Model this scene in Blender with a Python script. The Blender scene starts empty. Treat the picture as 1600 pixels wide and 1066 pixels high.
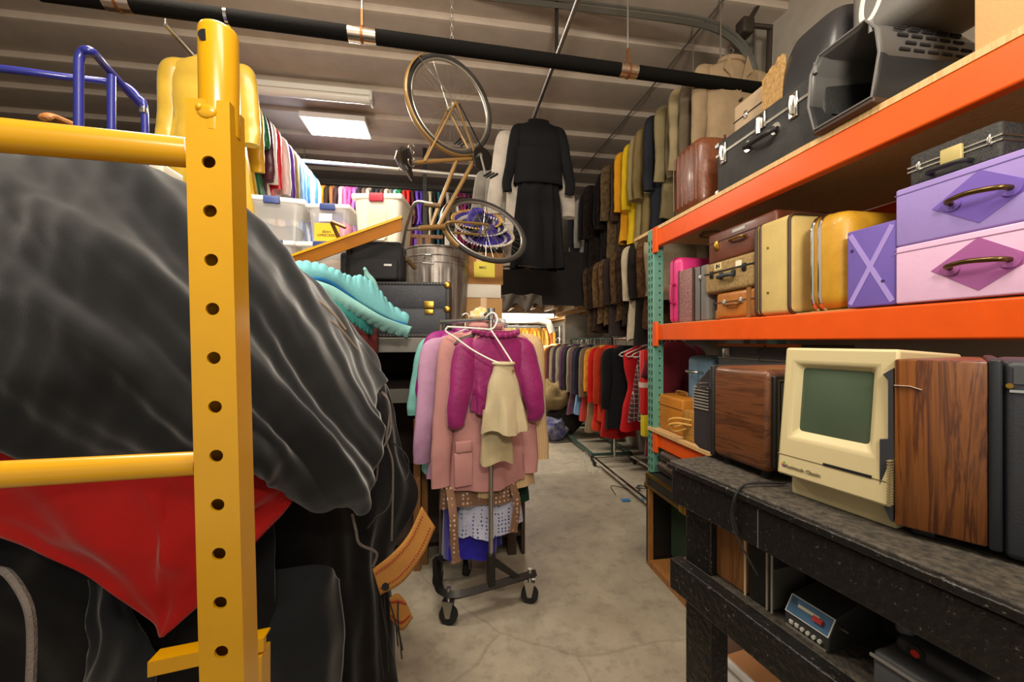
import bpy, bmesh, math, random
from mathutils import Vector, Matrix, noise
sc = bpy.context.scene
COL = sc.collection
PI = math.pi
# ---------------------------------------------------------------- camera numbers and surveying helpers
F, HC, TH = 620.0, 1.47, math.radians(9.07)
CT, ST = math.cos(TH), math.sin(TH)
def at(px, py, d):
    r = (px - 800) / F
    return Vector((d * (r * CT + ST), d * (CT - r * ST), HC + d * (533 - py) / F))
def onx(px, py, X):
    r = (px - 800) / F
    return at(px, py, X / (r * CT + ST))
def ony(px, py, Y):
    r = (px - 800) / F
    return at(px, py, Y / (CT - r * ST))
def onz(px, py, Z):
    return at(px, py, (Z - HC) * F / (533 - py))
def V(*a): return Vector(a)
# ---------------------------------------------------------------- materials
def lin(h):
    h = h.lstrip('#')
    o = []
    for i in (0, 2, 4):
        u = int(h[i:i+2], 16) / 255
        o.append(u / 12.92 if u <= .04045 else ((u + .055) / 1.055) ** 2.4)
    return (*o, 1)
MC = {}
def nd(nt, t, **kw):
    n = nt.nodes.new(t)
    for k, v in kw.items():
        if k in n.inputs: n.inputs[k].default_value = v
        else: setattr(n, k, v)
    return n
def mat(hexc, rough=.75, metal=0, bump=0, bs=60, var=.0, vs=6, sheen=0, hex2=None, kind=None, scale=1, emit=0, alpha=None, coat=0, spec=.5, rot=(0, 0, 0)):
    key = (hexc, rough, metal, bump, bs, var, vs, sheen, hex2, kind, scale, emit, alpha, coat, spec, rot)
    if key in MC: return MC[key]
    m = bpy.data.materials.new((kind or 'plain') + '_' + hexc.strip('#'))
    m.use_nodes = True
    nt = m.node_tree; L = nt.links.new
    b = nt.nodes['Principled BSDF']
    b.inputs['Base Color'].default_value = lin(hexc)
    b.inputs['Roughness'].default_value = rough
    b.inputs['Metallic'].default_value = metal
    b.inputs['Specular IOR Level'].default_value = spec
    if sheen: b.inputs['Sheen Weight'].default_value = sheen; b.inputs['Sheen Roughness'].default_value = .4
    if coat: b.inputs['Coat Weight'].default_value = coat; b.inputs['Coat Roughness'].default_value = .15
    if alpha is not None:
        b.inputs['Alpha'].default_value = alpha
    if emit:
        b.inputs['Emission Color'].default_value = lin(hexc); b.inputs['Emission Strength'].default_value = emit
    tc = nd(nt, 'ShaderNodeTexCoord')
    mp = nd(nt, 'ShaderNodeMapping'); mp.inputs['Rotation'].default_value = rot
    L(tc.outputs['Object'], mp.inputs['Vector'])
    co = mp.outputs['Vector']
    c1 = lin(hexc); c2 = lin(hex2) if hex2 else None
    src = None
    def ramp(fac, stops):
        r = nd(nt, 'ShaderNodeValToRGB')
        e = r.color_ramp.elements
        while len(e) < len(stops): e.new(.5)
        for el, (p, c) in zip(e, stops): el.position = p; el.color = c
        L(fac, r.inputs['Fac']); return r.outputs['Color']
    def sep(v):
        q = nd(nt, 'ShaderNodeSeparateXYZ'); L(v, q.inputs[0]); return q.outputs
    def mth(op, a, bb=0.0):
        q = nd(nt, 'ShaderNodeMath', operation=op)
        if hasattr(a, 'links'): L(a, q.inputs[0])
        else: q.inputs[0].default_value = a
        if hasattr(bb, 'links'): L(bb, q.inputs[1])
        else: q.inputs[1].default_value = bb
        return q.outputs[0]
    def mixc(f, a, bb):
        q = nd(nt, 'ShaderNodeMix', data_type='RGBA')
        L(f, q.inputs['Factor']) if hasattr(f, 'links') else setattr(q.inputs['Factor'], 'default_value', f)
        for v, i in ((a, 6), (bb, 7)):
            if hasattr(v, 'links'): L(v, q.inputs[i])
            else: q.inputs[i].default_value = v
        return q.outputs[2]
    if kind == 'wood':
        mp.inputs['Scale'].default_value = (1.0, 1.0, 1.0)
        w = nd(nt, 'ShaderNodeTexNoise', Scale=scale, Detail=6, Roughness=.65, Distortion=.6)
        mp.inputs['Scale'].default_value = (14, 14, .9) if rot == (0, 0, 0) else (.9, 14, 14)
        mp.inputs['Rotation'].default_value = (0, 0, 0)
        L(co, w.inputs['Vector'])
        src = ramp(w.outputs['Fac'], [(.32, c2), (.5, c1), (.56, c2), (.62, c1), (.72, c2)])
    elif kind == 'dots':
        vn = nd(nt, 'ShaderNodeTexVoronoi', Scale=scale, Randomness=.25)
        L(co, vn.inputs['Vector'])
        src = ramp(vn.outputs['Distance'], [(.22, c2), (.3, c1)])
    elif kind == 'plaid':
        o = sep(co)
        sx = mth('GREATER_THAN', mth('SINE', mth('MULTIPLY', o[0], scale)), .55)
        sz = mth('GREATER_THAN', mth('SINE', mth('MULTIPLY', o[2], scale)), .55)
        tx = mth('GREATER_THAN', mth('SINE', mth('MULTIPLY', o[0], scale * 2 + .1)), .93)
        tz = mth('GREATER_THAN', mth('SINE', mth('MULTIPLY', o[2], scale * 2 + .1)), .93)
        a = mixc(mth('MULTIPLY', mth('ADD', sx, sz), .5), c1, c2)
        src = mixc(mth('MULTIPLY', mth('MAXIMUM', tx, tz), .6), a, lin('#c8bca6'))
    elif kind == 'stripe':
        o = sep(co)
        src = mixc(mth('GREATER_THAN', mth('SINE', mth('MULTIPLY', o[0], scale)), .2), c1, c2)
    elif kind == 'mottle':
        n1 = nd(nt, 'ShaderNodeTexNoise', Scale=scale, Detail=6, Roughness=.7)
        L(co, n1.inputs['Vector'])
        src = ramp(n1.outputs['Fac'], [(.38, c1), (.62, c2)])
    elif kind == 'chips':
        n1 = nd(nt, 'ShaderNodeTexNoise', Scale=scale, Detail=9, Roughness=.72)
        L(co, n1.inputs['Vector'])
        src = ramp(n1.outputs['Fac'], [(.595, c1), (.68, c2)])
    elif kind == 'streaks':
        mp.inputs['Scale'].default_value = (6, 6, .5)
        n1 = nd(nt, 'ShaderNodeTexNoise', Scale=scale, Detail=4, Roughness=.6)
        L(co, n1.inputs['Vector'])
        src = ramp(n1.outputs['Fac'], [(.35, c1), (.65, c2)])
    if var and src is None:
        n1 = nd(nt, 'ShaderNodeTexNoise', Scale=vs, Detail=5, Roughness=.6)
        L(co, n1.inputs['Vector'])
        lo = tuple(x * (1 - var) for x in c1[:3]) + (1,); hi = tuple(min(1, x * (1 + var)) for x in c1[:3]) + (1,)
        src = ramp(n1.outputs['Fac'], [(.3, lo), (.7, hi)])
    if src is not None: L(src, b.inputs['Base Color'])
    if bump:
        n2 = nd(nt, 'ShaderNodeTexNoise', Scale=bs, Detail=4)
        L(tc.outputs['Object'], n2.inputs['Vector'])
        bn = nd(nt, 'ShaderNodeBump', Strength=bump, Distance=.01)
        L(n2.outputs['Fac'], bn.inputs['Height']); L(bn.outputs['Normal'], b.inputs['Normal'])
    MC[key] = m
    return m
def cloth(h, **k):
    kw = dict(rough=.9, bump=.25, bs=250, var=.12, vs=9, spec=.2); kw.update(k); return mat(h, **kw)
def fur(h, h2): return mat(h, rough=1, kind='mottle', hex2=h2, scale=26, bump=1.0, bs=90, spec=.1)
def wood(h, h2, s=2.4, **k): return mat(h, kind='wood', hex2=h2, scale=s, **{**dict(rough=.55, bump=.05, bs=40), **k})
def paint(h, **k): return mat(h, **{**dict(rough=.35, var=.05, vs=14, coat=.25), **k})
STEEL = mat('#b9b6b0', rough=.35, metal=1); CHROME = mat('#d8d6d2', rough=.15, metal=1)
BRASS = mat('#b08a3c', rough=.35, metal=1); IRON = mat('#2a2927', rough=.5, metal=.6)
BLK = mat('#1b1b1c', rough=.5, bump=.1, bs=200); RUB = mat('#171717', rough=.8)
WHT = mat('#e9e6e0', rough=.4); INK = mat('#15130f', rough=.6)
# ---------------------------------------------------------------- mesh builder
class M:
    def __init__(s): s.v = []; s.f = []
    def add(s, vs, fs):
        o = len(s.v); s.v += [Vector(v) for v in vs]; s.f += [tuple(i + o for i in f) for f in fs]; return s
    def box(s, lo, hi):
        x0, y0, z0 = lo; x1, y1, z1 = hi
        return s.add([(x0,y0,z0),(x1,y0,z0),(x1,y1,z0),(x0,y1,z0),(x0,y0,z1),(x1,y0,z1),(x1,y1,z1),(x0,y1,z1)],
                     [(3,2,1,0),(4,5,6,7),(0,1,5,4),(1,2,6,5),(2,3,7,6),(3,0,4,7)])
    def cbox(s, c, d, rot=None):
        n = len(s.v)
        s.box((-d[0]/2,-d[1]/2,-d[2]/2), (d[0]/2,d[1]/2,d[2]/2))
        for i in range(n, len(s.v)):
            v = s.v[i]
            if rot is not None: v = rot @ v
            s.v[i] = v + Vector(c)
        return s
    def rbox(s, lo, hi, r, seg=3):
        lo = Vector(lo); hi = Vector(hi)
        bm = bmesh.new(); bmesh.ops.create_cube(bm, size=1)
        for v in bm.verts:
            for k in range(3): v.co[k] = lo[k] if v.co[k] < 0 else hi[k]
        bmesh.ops.bevel(bm, geom=bm.edges[:], offset=min(r, min(hi-lo)*.49), segments=seg, profile=.5, affect='EDGES')
        bm.verts.index_update()
        s.add([v.co.copy() for v in bm.verts], [[v.index for v in f.verts] for f in bm.faces]); bm.free(); return s
    def cyl(s, a, b, r, n=14, r2=None, caps=True):
        return s.tube([a, b], [r, r if r2 is None else r2], n, caps=caps)
    def tube(s, pts, r, n=8, closed=False, caps=True, flat=1.0, up=None):
        pts = [Vector(p) for p in pts]; m = len(pts)
        rs = r if isinstance(r, (list, tuple)) else [r] * m
        prev = None; rings = []
        for i, p in enumerate(pts):
            a = pts[i-1] if (i > 0 or closed) else p; b = pts[(i+1) % m] if (i < m-1 or closed) else p
            t = (b - a)
            t = t.normalized() if t.length > 1e-9 else Vector((0,0,1))
            if prev is None:
                u = Vector(up) if up else (Vector((0,0,1)) if abs(t.z) < .9 else Vector((1,0,0)))
                u = (u - t * u.dot(t)).normalized()
            else:
                u = prev - t * prev.dot(t)
                u = u.normalized() if u.length > 1e-6 else t.orthogonal().normalized()
            prev = u; w = t.cross(u)
            rings.append([p + (u * math.cos(2*PI*k/n) * flat + w * math.sin(2*PI*k/n)) * rs[i] for k in range(n)])
        vs = [v for R in rings for v in R]; fs = []
        for i in range(m if closed else m-1):
            j = (i+1) % m
            for k in range(n):
                q = (k+1) % n
                fs.append((i*n+k, i*n+q, j*n+q, j*n+k))
        if caps and not closed: fs += [tuple(range(n-1, -1, -1)), tuple((m-1)*n+k for k in range(n))]
        return s.add(vs, fs)
    def lathe(s, prof, n=28, c=(0,0,0), caps=True):
        vs = []; fs = []; m = len(prof)
        for r, z in prof:
            for k in range(n):
                a = 2*PI*k/n; vs.append((c[0]+r*math.cos(a), c[1]+r*math.sin(a), c[2]+z))
        for i in range(m-1):
            for k in range(n):
                q = (k+1) % n; fs.append((i*n+k, i*n+q, (i+1)*n+q, (i+1)*n+k))
        if caps: fs += [tuple(range(n-1,-1,-1)), tuple((m-1)*n+k for k in range(n))]
        return s.add(vs, fs)
    def prism(s, poly, o, u, v, w):
        """polygon poly in the plane (o; u, v), pushed along w"""
        o, u, v, w = Vector(o), Vector(u), Vector(v), Vector(w); n = len(poly)
        a = [o + u*p[0] + v*p[1] for p in poly]
        return s.add(a + [p + w for p in a], [tuple(range(n-1,-1,-1)), tuple(range(n, 2*n))] + [(i, (i+1)%n, n+(i+1)%n, n+i) for i in range(n)])
    def grid(s, fn, nu, nv, cu=False):
        vs = []; fs = []
        for j in range(nv+1):
            for i in range(nu if cu else nu+1): vs.append(fn(i/nu, j/nv))
        w = nu if cu else nu+1
        for j in range(nv):
            for i in range(nu):
                a = j*w + i; b = j*w + (i+1) % w
                fs.append((a, b, b+w, a+w))
        return s.add(vs, fs)
    def xf(s, mx, start=0):
        for i in range(start, len(s.v)): s.v[i] = mx @ s.v[i]
        return s
    def sphere(s, c, r, n=14, sc_=(1,1,1)):
        pr = [(max(1e-4, r*math.sin(PI*i/n)), -r*math.cos(PI*i/n)) for i in range(n+1)]
        k = len(s.v); s.lathe(pr, n*2, caps=False)
        for i in range(k, len(s.v)):
            v = s.v[i]; s.v[i] = Vector((v.x*sc_[0], v.y*sc_[1], v.z*sc_[2])) + Vector(c)
        return s
INV = {}
def thing(name, label, cat, loc=(0,0,0), rz=0, group=None):
    o = bpy.data.objects.new(name, None); COL.objects.link(o)
    o.empty_display_size = .05
    o.location = loc; o.rotation_euler = (0,0,rz)
    INV[o.name] = (Matrix.Translation(Vector(loc)) @ Matrix.Rotation(rz, 4, 'Z')).inverted()
    return tag(o, label, cat, group)
def tag(o, label=None, cat=None, group=None, kind=None):
    if label: o['label'] = label
    if cat: o['category'] = cat
    if group: o['group'] = group
    if kind: o['kind'] = kind
    return o
def obj(name, m, material, parent=None, world=False, bevel=0, solid=0, sub=0, ang=38, keep=False, label=None, off=-1, fixn=False):
    vs = m.v; loc = None
    if parent is not None and world:
        root = parent
        mx = INV[root.name]; vs = [mx @ v for v in vs]
    elif parent is None and not keep:
        xs = [v.x for v in vs]; ys = [v.y for v in vs]; zs = [v.z for v in vs]
        loc = Vector(((min(xs)+max(xs))/2, (min(ys)+max(ys))/2, min(zs))); vs = [v - loc for v in vs]
    me = bpy.data.meshes.new(name); me.from_pydata([tuple(v) for v in vs], [], m.f)
    if fixn:
        bm = bmesh.new(); bm.from_mesh(me); bmesh.ops.recalc_face_normals(bm, faces=bm.faces[:]); bm.to_mesh(me); bm.free()
    me.update()
    me.polygons.foreach_set('use_smooth', [True] * len(me.polygons))
    me.set_sharp_from_angle(angle=math.radians(ang))
    me.materials.append(material)
    o = bpy.data.objects.new(name, me); COL.objects.link(o)
    if loc is not None: o.location = loc
    if parent is not None:
        o.parent = parent
    INV[o.name] = Matrix.Translation(-loc) if loc is not None else INV.get(parent.name if parent else '', Matrix())
    if bevel:
        q = o.modifiers.new('bevel', 'BEVEL'); q.width = bevel; q.segments = 2; q.limit_method = 'ANGLE'
    if solid:
        q = o.modifiers.new('solid', 'SOLIDIFY'); q.thickness = solid; q.offset = off
    if sub:
        q = o.modifiers.new('sub', 'SUBSURF'); q.levels = sub; q.render_levels = sub
    if label: o['label'] = label
    return o
def one(name, m, material, label, cat, group=None, **k):
    return tag(obj(name, m, material, **k), label, cat, group)
def struct(name, m, material, **k):
    return tag(obj(name, m, material, keep=True, **k), kind='structure')
def dup(root, loc, rz=None, label=None, group=None):
    r = root.copy(); COL.objects.link(r); r.location = loc
    if rz is not None: r.rotation_euler = (0,0,rz)
    if label: r['label'] = label
    if group: r['group'] = group
    for ch in list(root.children):
        q = ch.copy(); COL.objects.link(q); q.parent = r
        for g in ch.children:
            d = g.copy(); COL.objects.link(d); d.parent = q
    return r
FONT = None
def text(name, s, size, material, parent, loc, rot, depth=.0006, align='CENTER', bold=0):
    """letters built as a thin solid mesh; loc/rot in the parent's own frame"""
    cu = bpy.data.curves.new(name, 'FONT'); cu.body = s; cu.size = size; cu.extrude = depth; cu.align_x = align; cu.align_y = 'CENTER'; cu.resolution_u = 2
    cu.offset = bold
    t = bpy.data.objects.new(name, cu); COL.objects.link(t)
    dg = bpy.context.evaluated_depsgraph_get()
    me = bpy.data.meshes.new_from_object(t.evaluated_get(dg))
    bpy.data.objects.remove(t)
    me.materials.clear(); me.materials.append(material)
    o = bpy.data.objects.new(name, me); COL.objects.link(o)
    o.parent = parent
    o.matrix_local = Matrix.Translation(Vector(loc)) @ rot.to_4x4()
    return o
def frame(x, y):            # rotation whose local X is x, local Y is y
    x = Vector(x).normalized(); y = Vector(y); y = (y - x*y.dot(x)).normalized(); z = x.cross(y)
    return Matrix((x, y, z)).transposed()
def crom(pts, n=8, closed=False):
    pts = [Vector(p) for p in pts]; m = len(pts); out = []
    for i in range(m if closed else m-1):
        p0 = pts[i-1] if (i > 0 or closed) else pts[0]*2 - pts[1]
        p1 = pts[i]; p2 = pts[(i+1) % m]
        p3 = pts[(i+2) % m] if (i+2 < m or closed) else pts[-1]*2 - pts[-2]
        for k in range(n):
            t = k/n
            out.append(.5*((2*p1) + (p2-p0)*t + (2*p0-5*p1+4*p2-p3)*t*t + (3*p1-p0-3*p2+p3)*t**3))
    if not closed: out.append(pts[-1])
    return out
def spline2(ctrl):
    """ctrl: rows of Vectors -> smooth f(u, v)"""
    R = len(ctrl); K = len(ctrl[0])
    def cr(p0, p1, p2, p3, t): return .5*((2*p1)+(p2-p0)*t+(2*p0-5*p1+4*p2-p3)*t*t+(3*p1-p0-3*p2+p3)*t**3)
    def ev(row, t):
        x = min(max(t, 0), 1)*(len(row)-1); i = min(int(x), len(row)-2); f = x-i
        p1, p2 = row[i], row[i+1]
        p0 = row[i-1] if i > 0 else p1*2-p2
        p3 = row[i+2] if i+2 < len(row) else p2*2-p1
        return cr(p0, p1, p2, p3, f)
    return lambda u, v: ev([ev(r, u) for r in ctrl], v)
# ---------------------------------------------------------------- the room
FLOOR = mat('#9c9281', rough=.55, kind='mottle', hex2='#b8ad98', scale=1.6, bump=.08, bs=30)
nt = FLOOR.node_tree; L = nt.links.new; b = nt.nodes['Principled BSDF']
base = b.inputs['Base Color'].links[0].from_socket
tc = nt.nodes['Texture Coordinate']
n1 = nd(nt, 'ShaderNodeTexNoise', Scale=9, Detail=8, Roughness=.75); L(tc.outputs['Object'], n1.inputs['Vector'])
r1 = nd(nt, 'ShaderNodeValToRGB'); r1.color_ramp.elements[0].position = .36; r1.color_ramp.elements[1].position = .5
r1.color_ramp.elements[0].color = (.55,.52,.48,1); r1.color_ramp.elements[1].color = (1,1,1,1); L(n1.outputs['Fac'], r1.inputs['Fac'])
vv = nd(nt, 'ShaderNodeTexVoronoi', Scale=.42, feature='DISTANCE_TO_EDGE')
n3 = nd(nt, 'ShaderNodeTexNoise', Scale=3, Detail=4)
mx3 = nd(nt, 'ShaderNodeMix', data_type='VECTOR'); mx3.inputs['Factor'].default_value = .12
L(tc.outputs['Object'], n3.inputs['Vector']); L(tc.outputs['Object'], mx3.inputs[4]); L(n3.outputs['Color'], mx3.inputs[5]); L(mx3.outputs[1], vv.inputs['Vector'])
r2 = nd(nt, 'ShaderNodeValToRGB'); r2.color_ramp.elements[0].position = .0; r2.color_ramp.elements[1].position = .003
r2.color_ramp.elements[0].color = (.45,.42,.38,1); L(vv.outputs['Distance'], r2.inputs['Fac'])
m1 = nd(nt, 'ShaderNodeMix', data_type='RGBA', blend_type='MULTIPLY'); m1.inputs['Factor'].default_value = .5
m2 = nd(nt, 'ShaderNodeMix', data_type='RGBA', blend_type='MULTIPLY'); m2.inputs['Factor'].default_value = .35
L(base, m1.inputs[6]); L(r1.outputs['Color'], m1.inputs[7]); L(m1.outputs[2], m2.inputs[6]); L(r2.outputs['Color'], m2.inputs[7]); L(m2.outputs[2], b.inputs['Base Color'])
XL, XR, YB, ZC = -8.0, 2.55, 11.0, 4.05
struct('floor', M().box((XL-.1, -2.5, -.12), (XR+.1, YB, 0)), FLOOR)
CEIL = mat('#b3a494', rough=.9, var=.08, vs=5, bump=.1, bs=60)
m = M().box((XL-.1, -2.5, ZC), (XR+.1, 6.75, ZC+.15))
for k in range(-11, 6):
    y = 3.67 + .51*k
    m.prism([(y, .001), (y, -.055), (y+.03, -.058), (y+.51, .001)], (XL, 0, ZC), (0,1,0), (0,0,1), (XR-XL, 0, 0))
struct('ceiling', m, CEIL)
WALL = mat('#a39a8c', rough=.9, var=.08, vs=4, bump=.1, bs=60)
struct('wall_right', M().box((XR, -2.5, 0), (XR+.1, YB, ZC)), WALL)
struct('wall_left', M().box((XL-.1, -2.5, 0), (XL, YB, ZC)), mat('#6b6157', rough=.9, var=.1, vs=4))
struct('wall_back', M().box((XL, 6.65, 2.2), (XR, 6.75, ZC)), mat('#6d665e', rough=.9, var=.1, vs=4))
struct('wall_far', M().box((XL, YB-.1, 0), (XR, YB, 2.2)), mat('#e6e0d4', rough=.85, var=.05, vs=4))
# the loft deck beyond the aisle, its black curtain-board and its timber joists
DK = mat('#4a3a2c', rough=.85, var=.2, vs=5)
struct('trim_1', M().box((XL, 5.02, 2.08), (XR, YB-.1, 2.2)), DK)                       # deck
struct('trim_2', M().box((XL, 4.94, 1.93), (XR, 5.0, 2.62)), mat('#221d19', rough=.9, var=.3, vs=5))   # dark fascia
LJ = wood('#b08a5c', '#8d6a42')
for k in range(12):
    m = M().box((-.6 + k*.28, 5.05, 1.9), (-.55 + k*.28, 10.8, 2.075))
    struct('trim_%d' % (3+k), m, LJ)
# ---------------------------------------------------------------- things fixed to the ceiling
def tube_light(name, a, b, label, lit=False):
    a, b = Vector(a), Vector(b); d = (b-a); l = d.length; rz = math.atan2(d.y, d.x)
    t = thing(name, label, 'ceiling light', (a+b)/2, rz)
    obj('housing', M().box((-l/2,-.07,.0), (l/2,.07,.05)), mat('#d8d4ca', rough=.5), t)
    for s in (-1, 1): obj('end_cap', M().rbox((s*l/2-.015,-.075,-.05), (s*l/2+.015,.075,.05), .008), mat('#c9c4ba', rough=.5), t)
    obj('diffuser', M().tube([(-l/2,0,-.005), (l/2,0,-.005)], .048, 14), mat('#fff4e0', rough=.4, emit=14 if lit else 0) if lit else mat('#cfc9be', rough=.25, coat=.3), t)
    return t
zc = ZC - .16
p = onz(372, 133, zc); q = onz(582, 158, zc)
tube_light('strip_light', (p.x, (p.y+q.y)/2, zc), (q.x, (p.y+q.y)/2, zc), 'unlit white fluorescent strip fitting on the ceiling nearer than the glowing panel')
t = thing('ceiling_panel_light', 'glowing square-edged white light panel on the ceiling left of the bicycle', 'ceiling light', (onz(527,201,zc).x, onz(527,201,zc).y, zc))
obj('frame', M().box((-.34,-.2,.005), (.34,.2,.06)), WHT, t)
obj('diffuser', M().box((-.32,-.18,-.005), (.32,.18,.02)), mat('#fff6e6', emit=9, rough=.4), t)
# under-loft fluorescent
p = at(803, 489, 5.6); q = at(872, 491, 5.6)
tube_light('strip_light', (p.x-.5, 5.75, 1.87), (q.x+.02, 5.75, 1.87), 'lit fluorescent strip under the loft joists at the end of the aisle', True)
# insulated black heating pipe
ya = 2.3
PA, PB = ony(60, -13, ya), ony(1205, 141, 2.46)
d = (PB-PA); pd = d.normalized()
t = thing('ceiling_pipe', 'long black insulated pipe slung across the room below the ceiling', 'pipe', tuple(PA))
obj('insulation', M().cyl(PA, PB, .040, 20), mat('#0d0b09', rough=.9, bump=.2, bs=80, spec=.1), t, world=True)
def pipe_at(px):
    lo, hi = 0., 1.
    for _ in range(40):
        md = (lo+hi)/2; P = PA+d*md
        z = P.x*ST+P.y*CT; x = 800+F*(P.x*CT-P.y*ST)/z
        if x < px: lo = md
        else: hi = md
    return PA+d*lo
COPPER = mat('#c89878', rough=.3, metal=.9)
for px, w in ((186, .06), (566, .075), (981, .06)):
    P = pipe_at(px)
    obj('foil_sleeve', M().cyl(P-pd*w, P+pd*w, .043, 20), mat('#c9b8a8', rough=.25, metal=1), t, world=True)
    obj('clamp', M().cyl(P-pd*.008, P+pd*.008, .046, 20).box((P.x-.006, P.y-.012, P.z+.04), (P.x+.006, P.y+.012, P.z+.14)), mat('#8a5a34', rough=.4, metal=.8), t, world=True)
    obj('hanger_rod', M().cyl(P+V(0,0,.12), (P.x, P.y, ZC), .006, 8), STEEL, t, world=True)
P = pipe_at(356); obj('joint_band', M().cyl(P-pd*.008, P+pd*.008, .043, 20), CHROME, t, world=True)
# galvanised pole with the black dress
RX, RZ = .80, 3.60
t = thing('hanging_pole', 'galvanised pole slung lengthwise from the ceiling above the black dress', 'pole', (RX, 2.6, RZ))
obj('pole', M().cyl((RX, 1.2, RZ+.02), (RX, 3.72, RZ), .017, 14), STEEL, t, world=True)
obj('strap', M().box((RX-.012, 2.88, RZ-.0), (RX+.012, 2.9, ZC)).tube([V(RX+.022*math.cos(a), 2.89, RZ+.022*math.sin(a)) for a in [2*PI*k/16 for k in range(16)]], .006, 6, closed=True), IRON, t, world=True)
# overhead door track, top right
t = thing('door_track', 'grey steel door track bending down at the right wall above the tan coat', 'door track', at(1100, 30, 2.9))
path = [at(740, -6, 2.95), at(890, 11, 2.95), at(1020, 27, 2.95), at(1085, 37, 2.95), at(1120, 47, 2.95), at(1148, 65, 2.95), at(1168, 90, 2.95), at(1180, 120, 2.95), at(1184, 165, 2.95)]
TRK = mat('#6c6a62', rough=.45, metal=.7)
m = M(); pts = crom(path, 6)
m.tube(pts, .03, 4, flat=.6)
m2 = M().tube([p_+V(0, -.02, .03) for p_ in pts], .012, 6)
obj('rail', m, TRK, t, world=True, ang=20); obj('lip', m2, TRK, t, world=True)
m = M()
for px, py in ((1160, 58), (1172, 40)): pass
bk = mat('#3b332b', rough=.6, metal=.5)
q0 = at(1158, 38, 3.0)
obj('bracket', M().tube([q0, at(1206, 43, 3.0)], .018, 8).tube([at(1158, 52, 3.0), at(1185, 8, 3.0), at(1200, -30, 3.0)], .016, 8).tube([at(1203, 43, 3.02), at(1200, 130, 3.02)], .02, 8), bk, t, world=True)
obj('roller', M().rbox(tuple(at(1164, 44, 3.0)-V(.05,.05,.06)), tuple(at(1164, 44, 3.0)+V(.05,.05,.06)), .02), bk, t, world=True)
one('ceiling_cable', M().tube([onz(908, 268, ZC-.115), onz(1040, 110, ZC-.115), onz(1135, -6, ZC-.115)], .008, 6), mat('#5b544b', rough=.7), 'thin grey conduit running along the ceiling towards the back wall', 'conduit')
one('steel_column', M().box((XR-.09, 2.86, 0), (XR-.005, 2.88, ZC)).box((XR-.09, 3.0, 0), (XR-.005, 3.02, ZC)).box((XR-.03, 2.88, 0), (XR-.02, 3.0, ZC)), mat('#8d867b', rough=.5, metal=.3), 'pale grey steel channel column standing against the right wall', 'column')
# ---------------------------------------------------------------- camera, lamps, sky
cam = bpy.data.cameras.new('camera'); co = bpy.data.objects.new('camera', cam); COL.objects.link(co)
co.location = (0, 0, HC); co.rotation_euler = (PI/2, 0, -TH)
cam.sensor_width = 36; cam.lens = 36*F/1600; cam.clip_start = .02; cam.clip_end = 60
sc.camera = co
def area(loc, aim, size, size_y, power, col=(1, .90, .76)):
    l = bpy.data.lights.new('lamp', 'AREA'); l.shape = 'RECTANGLE'; l.size = size; l.size_y = size_y; l.energy = power; l.color = col
    o = bpy.data.objects.new('lamp', l); COL.objects.link(o); o.location = loc
    o.rotation_euler = (Vector(aim)-Vector(loc)).to_track_quat('-Z', 'Y').to_euler(); return o
area((.1, -.9, 2.5), (.2, .6, 4.0), .5, .5, 120)                # photographer's lamp bounced off the ceiling
area((-.3, .85, 3.84), (-.1, 1.6, 0), 1.2, .3, 50)             # ceiling strips overhead, above the frame
area((.9, -1.0, 3.84), (.9, .6, 0), 1.2, .3, 30)
area((-1.25, 4.8, 3.83), (-1.1, 4.4, 0), .6, .34, 78)           # the lit panel
area((.6, 5.75, 1.80), (.6, 5.75, 0), 1.1, .1, 34)             # the strip under the loft
area((1.4, 7.0, 1.85), (1.6, 8.2, .8), 1.2, .2, 110)  # added lamp without a fixture, brightens the far end under the loft
area((-1.3, 2.0, 3.84), (-1.2, 2.8, 0), 1.2, .3, 52)  # added unseen lamp, lifts the tubs and gowns on the left
w = bpy.data.worlds.new('world'); sc.world = w; w.use_nodes = True
w.node_tree.nodes['Background'].inputs['Color'].default_value = (1, .92, .81, 1)
w.node_tree.nodes['Background'].inputs['Strength'].default_value = .52
sc.view_settings.view_transform = 'Standard'; sc.view_settings.look = 'None'; sc.view_settings.exposure = 0; sc.view_settings.gamma = 1; sc.view_settings.use_curve_mapping = False
# ---------------------------------------------------------------- orange pallet racking on the right
XF = 1.39
def ypx(px, X):
    r = (px - 800) / F
    return X * (CT - r * ST) / (r * CT + ST)
ORANGE = paint('#e3560e', rough=.4, coat=.1, spec=.35); TEAL = mat('#5f9482', rough=.45, kind='chips', hex2='#8a8f80', scale=14); HOLE = mat('#0c0b0a', rough=.9)
PLY = wood('#d8b27c', '#c49a62', 2)
t = thing('pallet_rack', 'orange-beamed pallet rack with teal perforated post along the right side', 'shelving', (1.9, 1.3, 0))
Y1, Y0, XB = 2.53, .05, 2.42
for (x, y, sx) in ((XF-.005, Y1, 1), (XB, Y1, -1), (XF-.005, Y0-.08, 1), (XB, Y0-.08, -1)):
    x1 = x + .075*sx
    u = obj('upright', M().box((min(x,x1), y, 0), (max(x,x1), y+.08, 3.05 if x < 2 and y > 2 and False else 2.24)), TEAL, t, world=True, bevel=.004)
    m = M()
    if sx == 1:
        for k in range(2, 44):
            z = .05*k
            for yy in (y+.022, y+.058):      # teardrop slots on the aisle face
                m.prism([(-.006, .014), (.006, .014), (.004, -.014), (-.004, -.014)], (x-.0012, yy, z), (0,1,0), (0,0,1), (.001, 0, 0))
            c = (x+.045, y-.0012, z); m.prism([(.006*math.cos(a), .006*math.sin(a)) for a in [PI*i/5 for i in range(10)]], c, (1,0,0), (0,0,1), (0,.001,0))
        obj('slots', m, HOLE, u, world=True)
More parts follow.
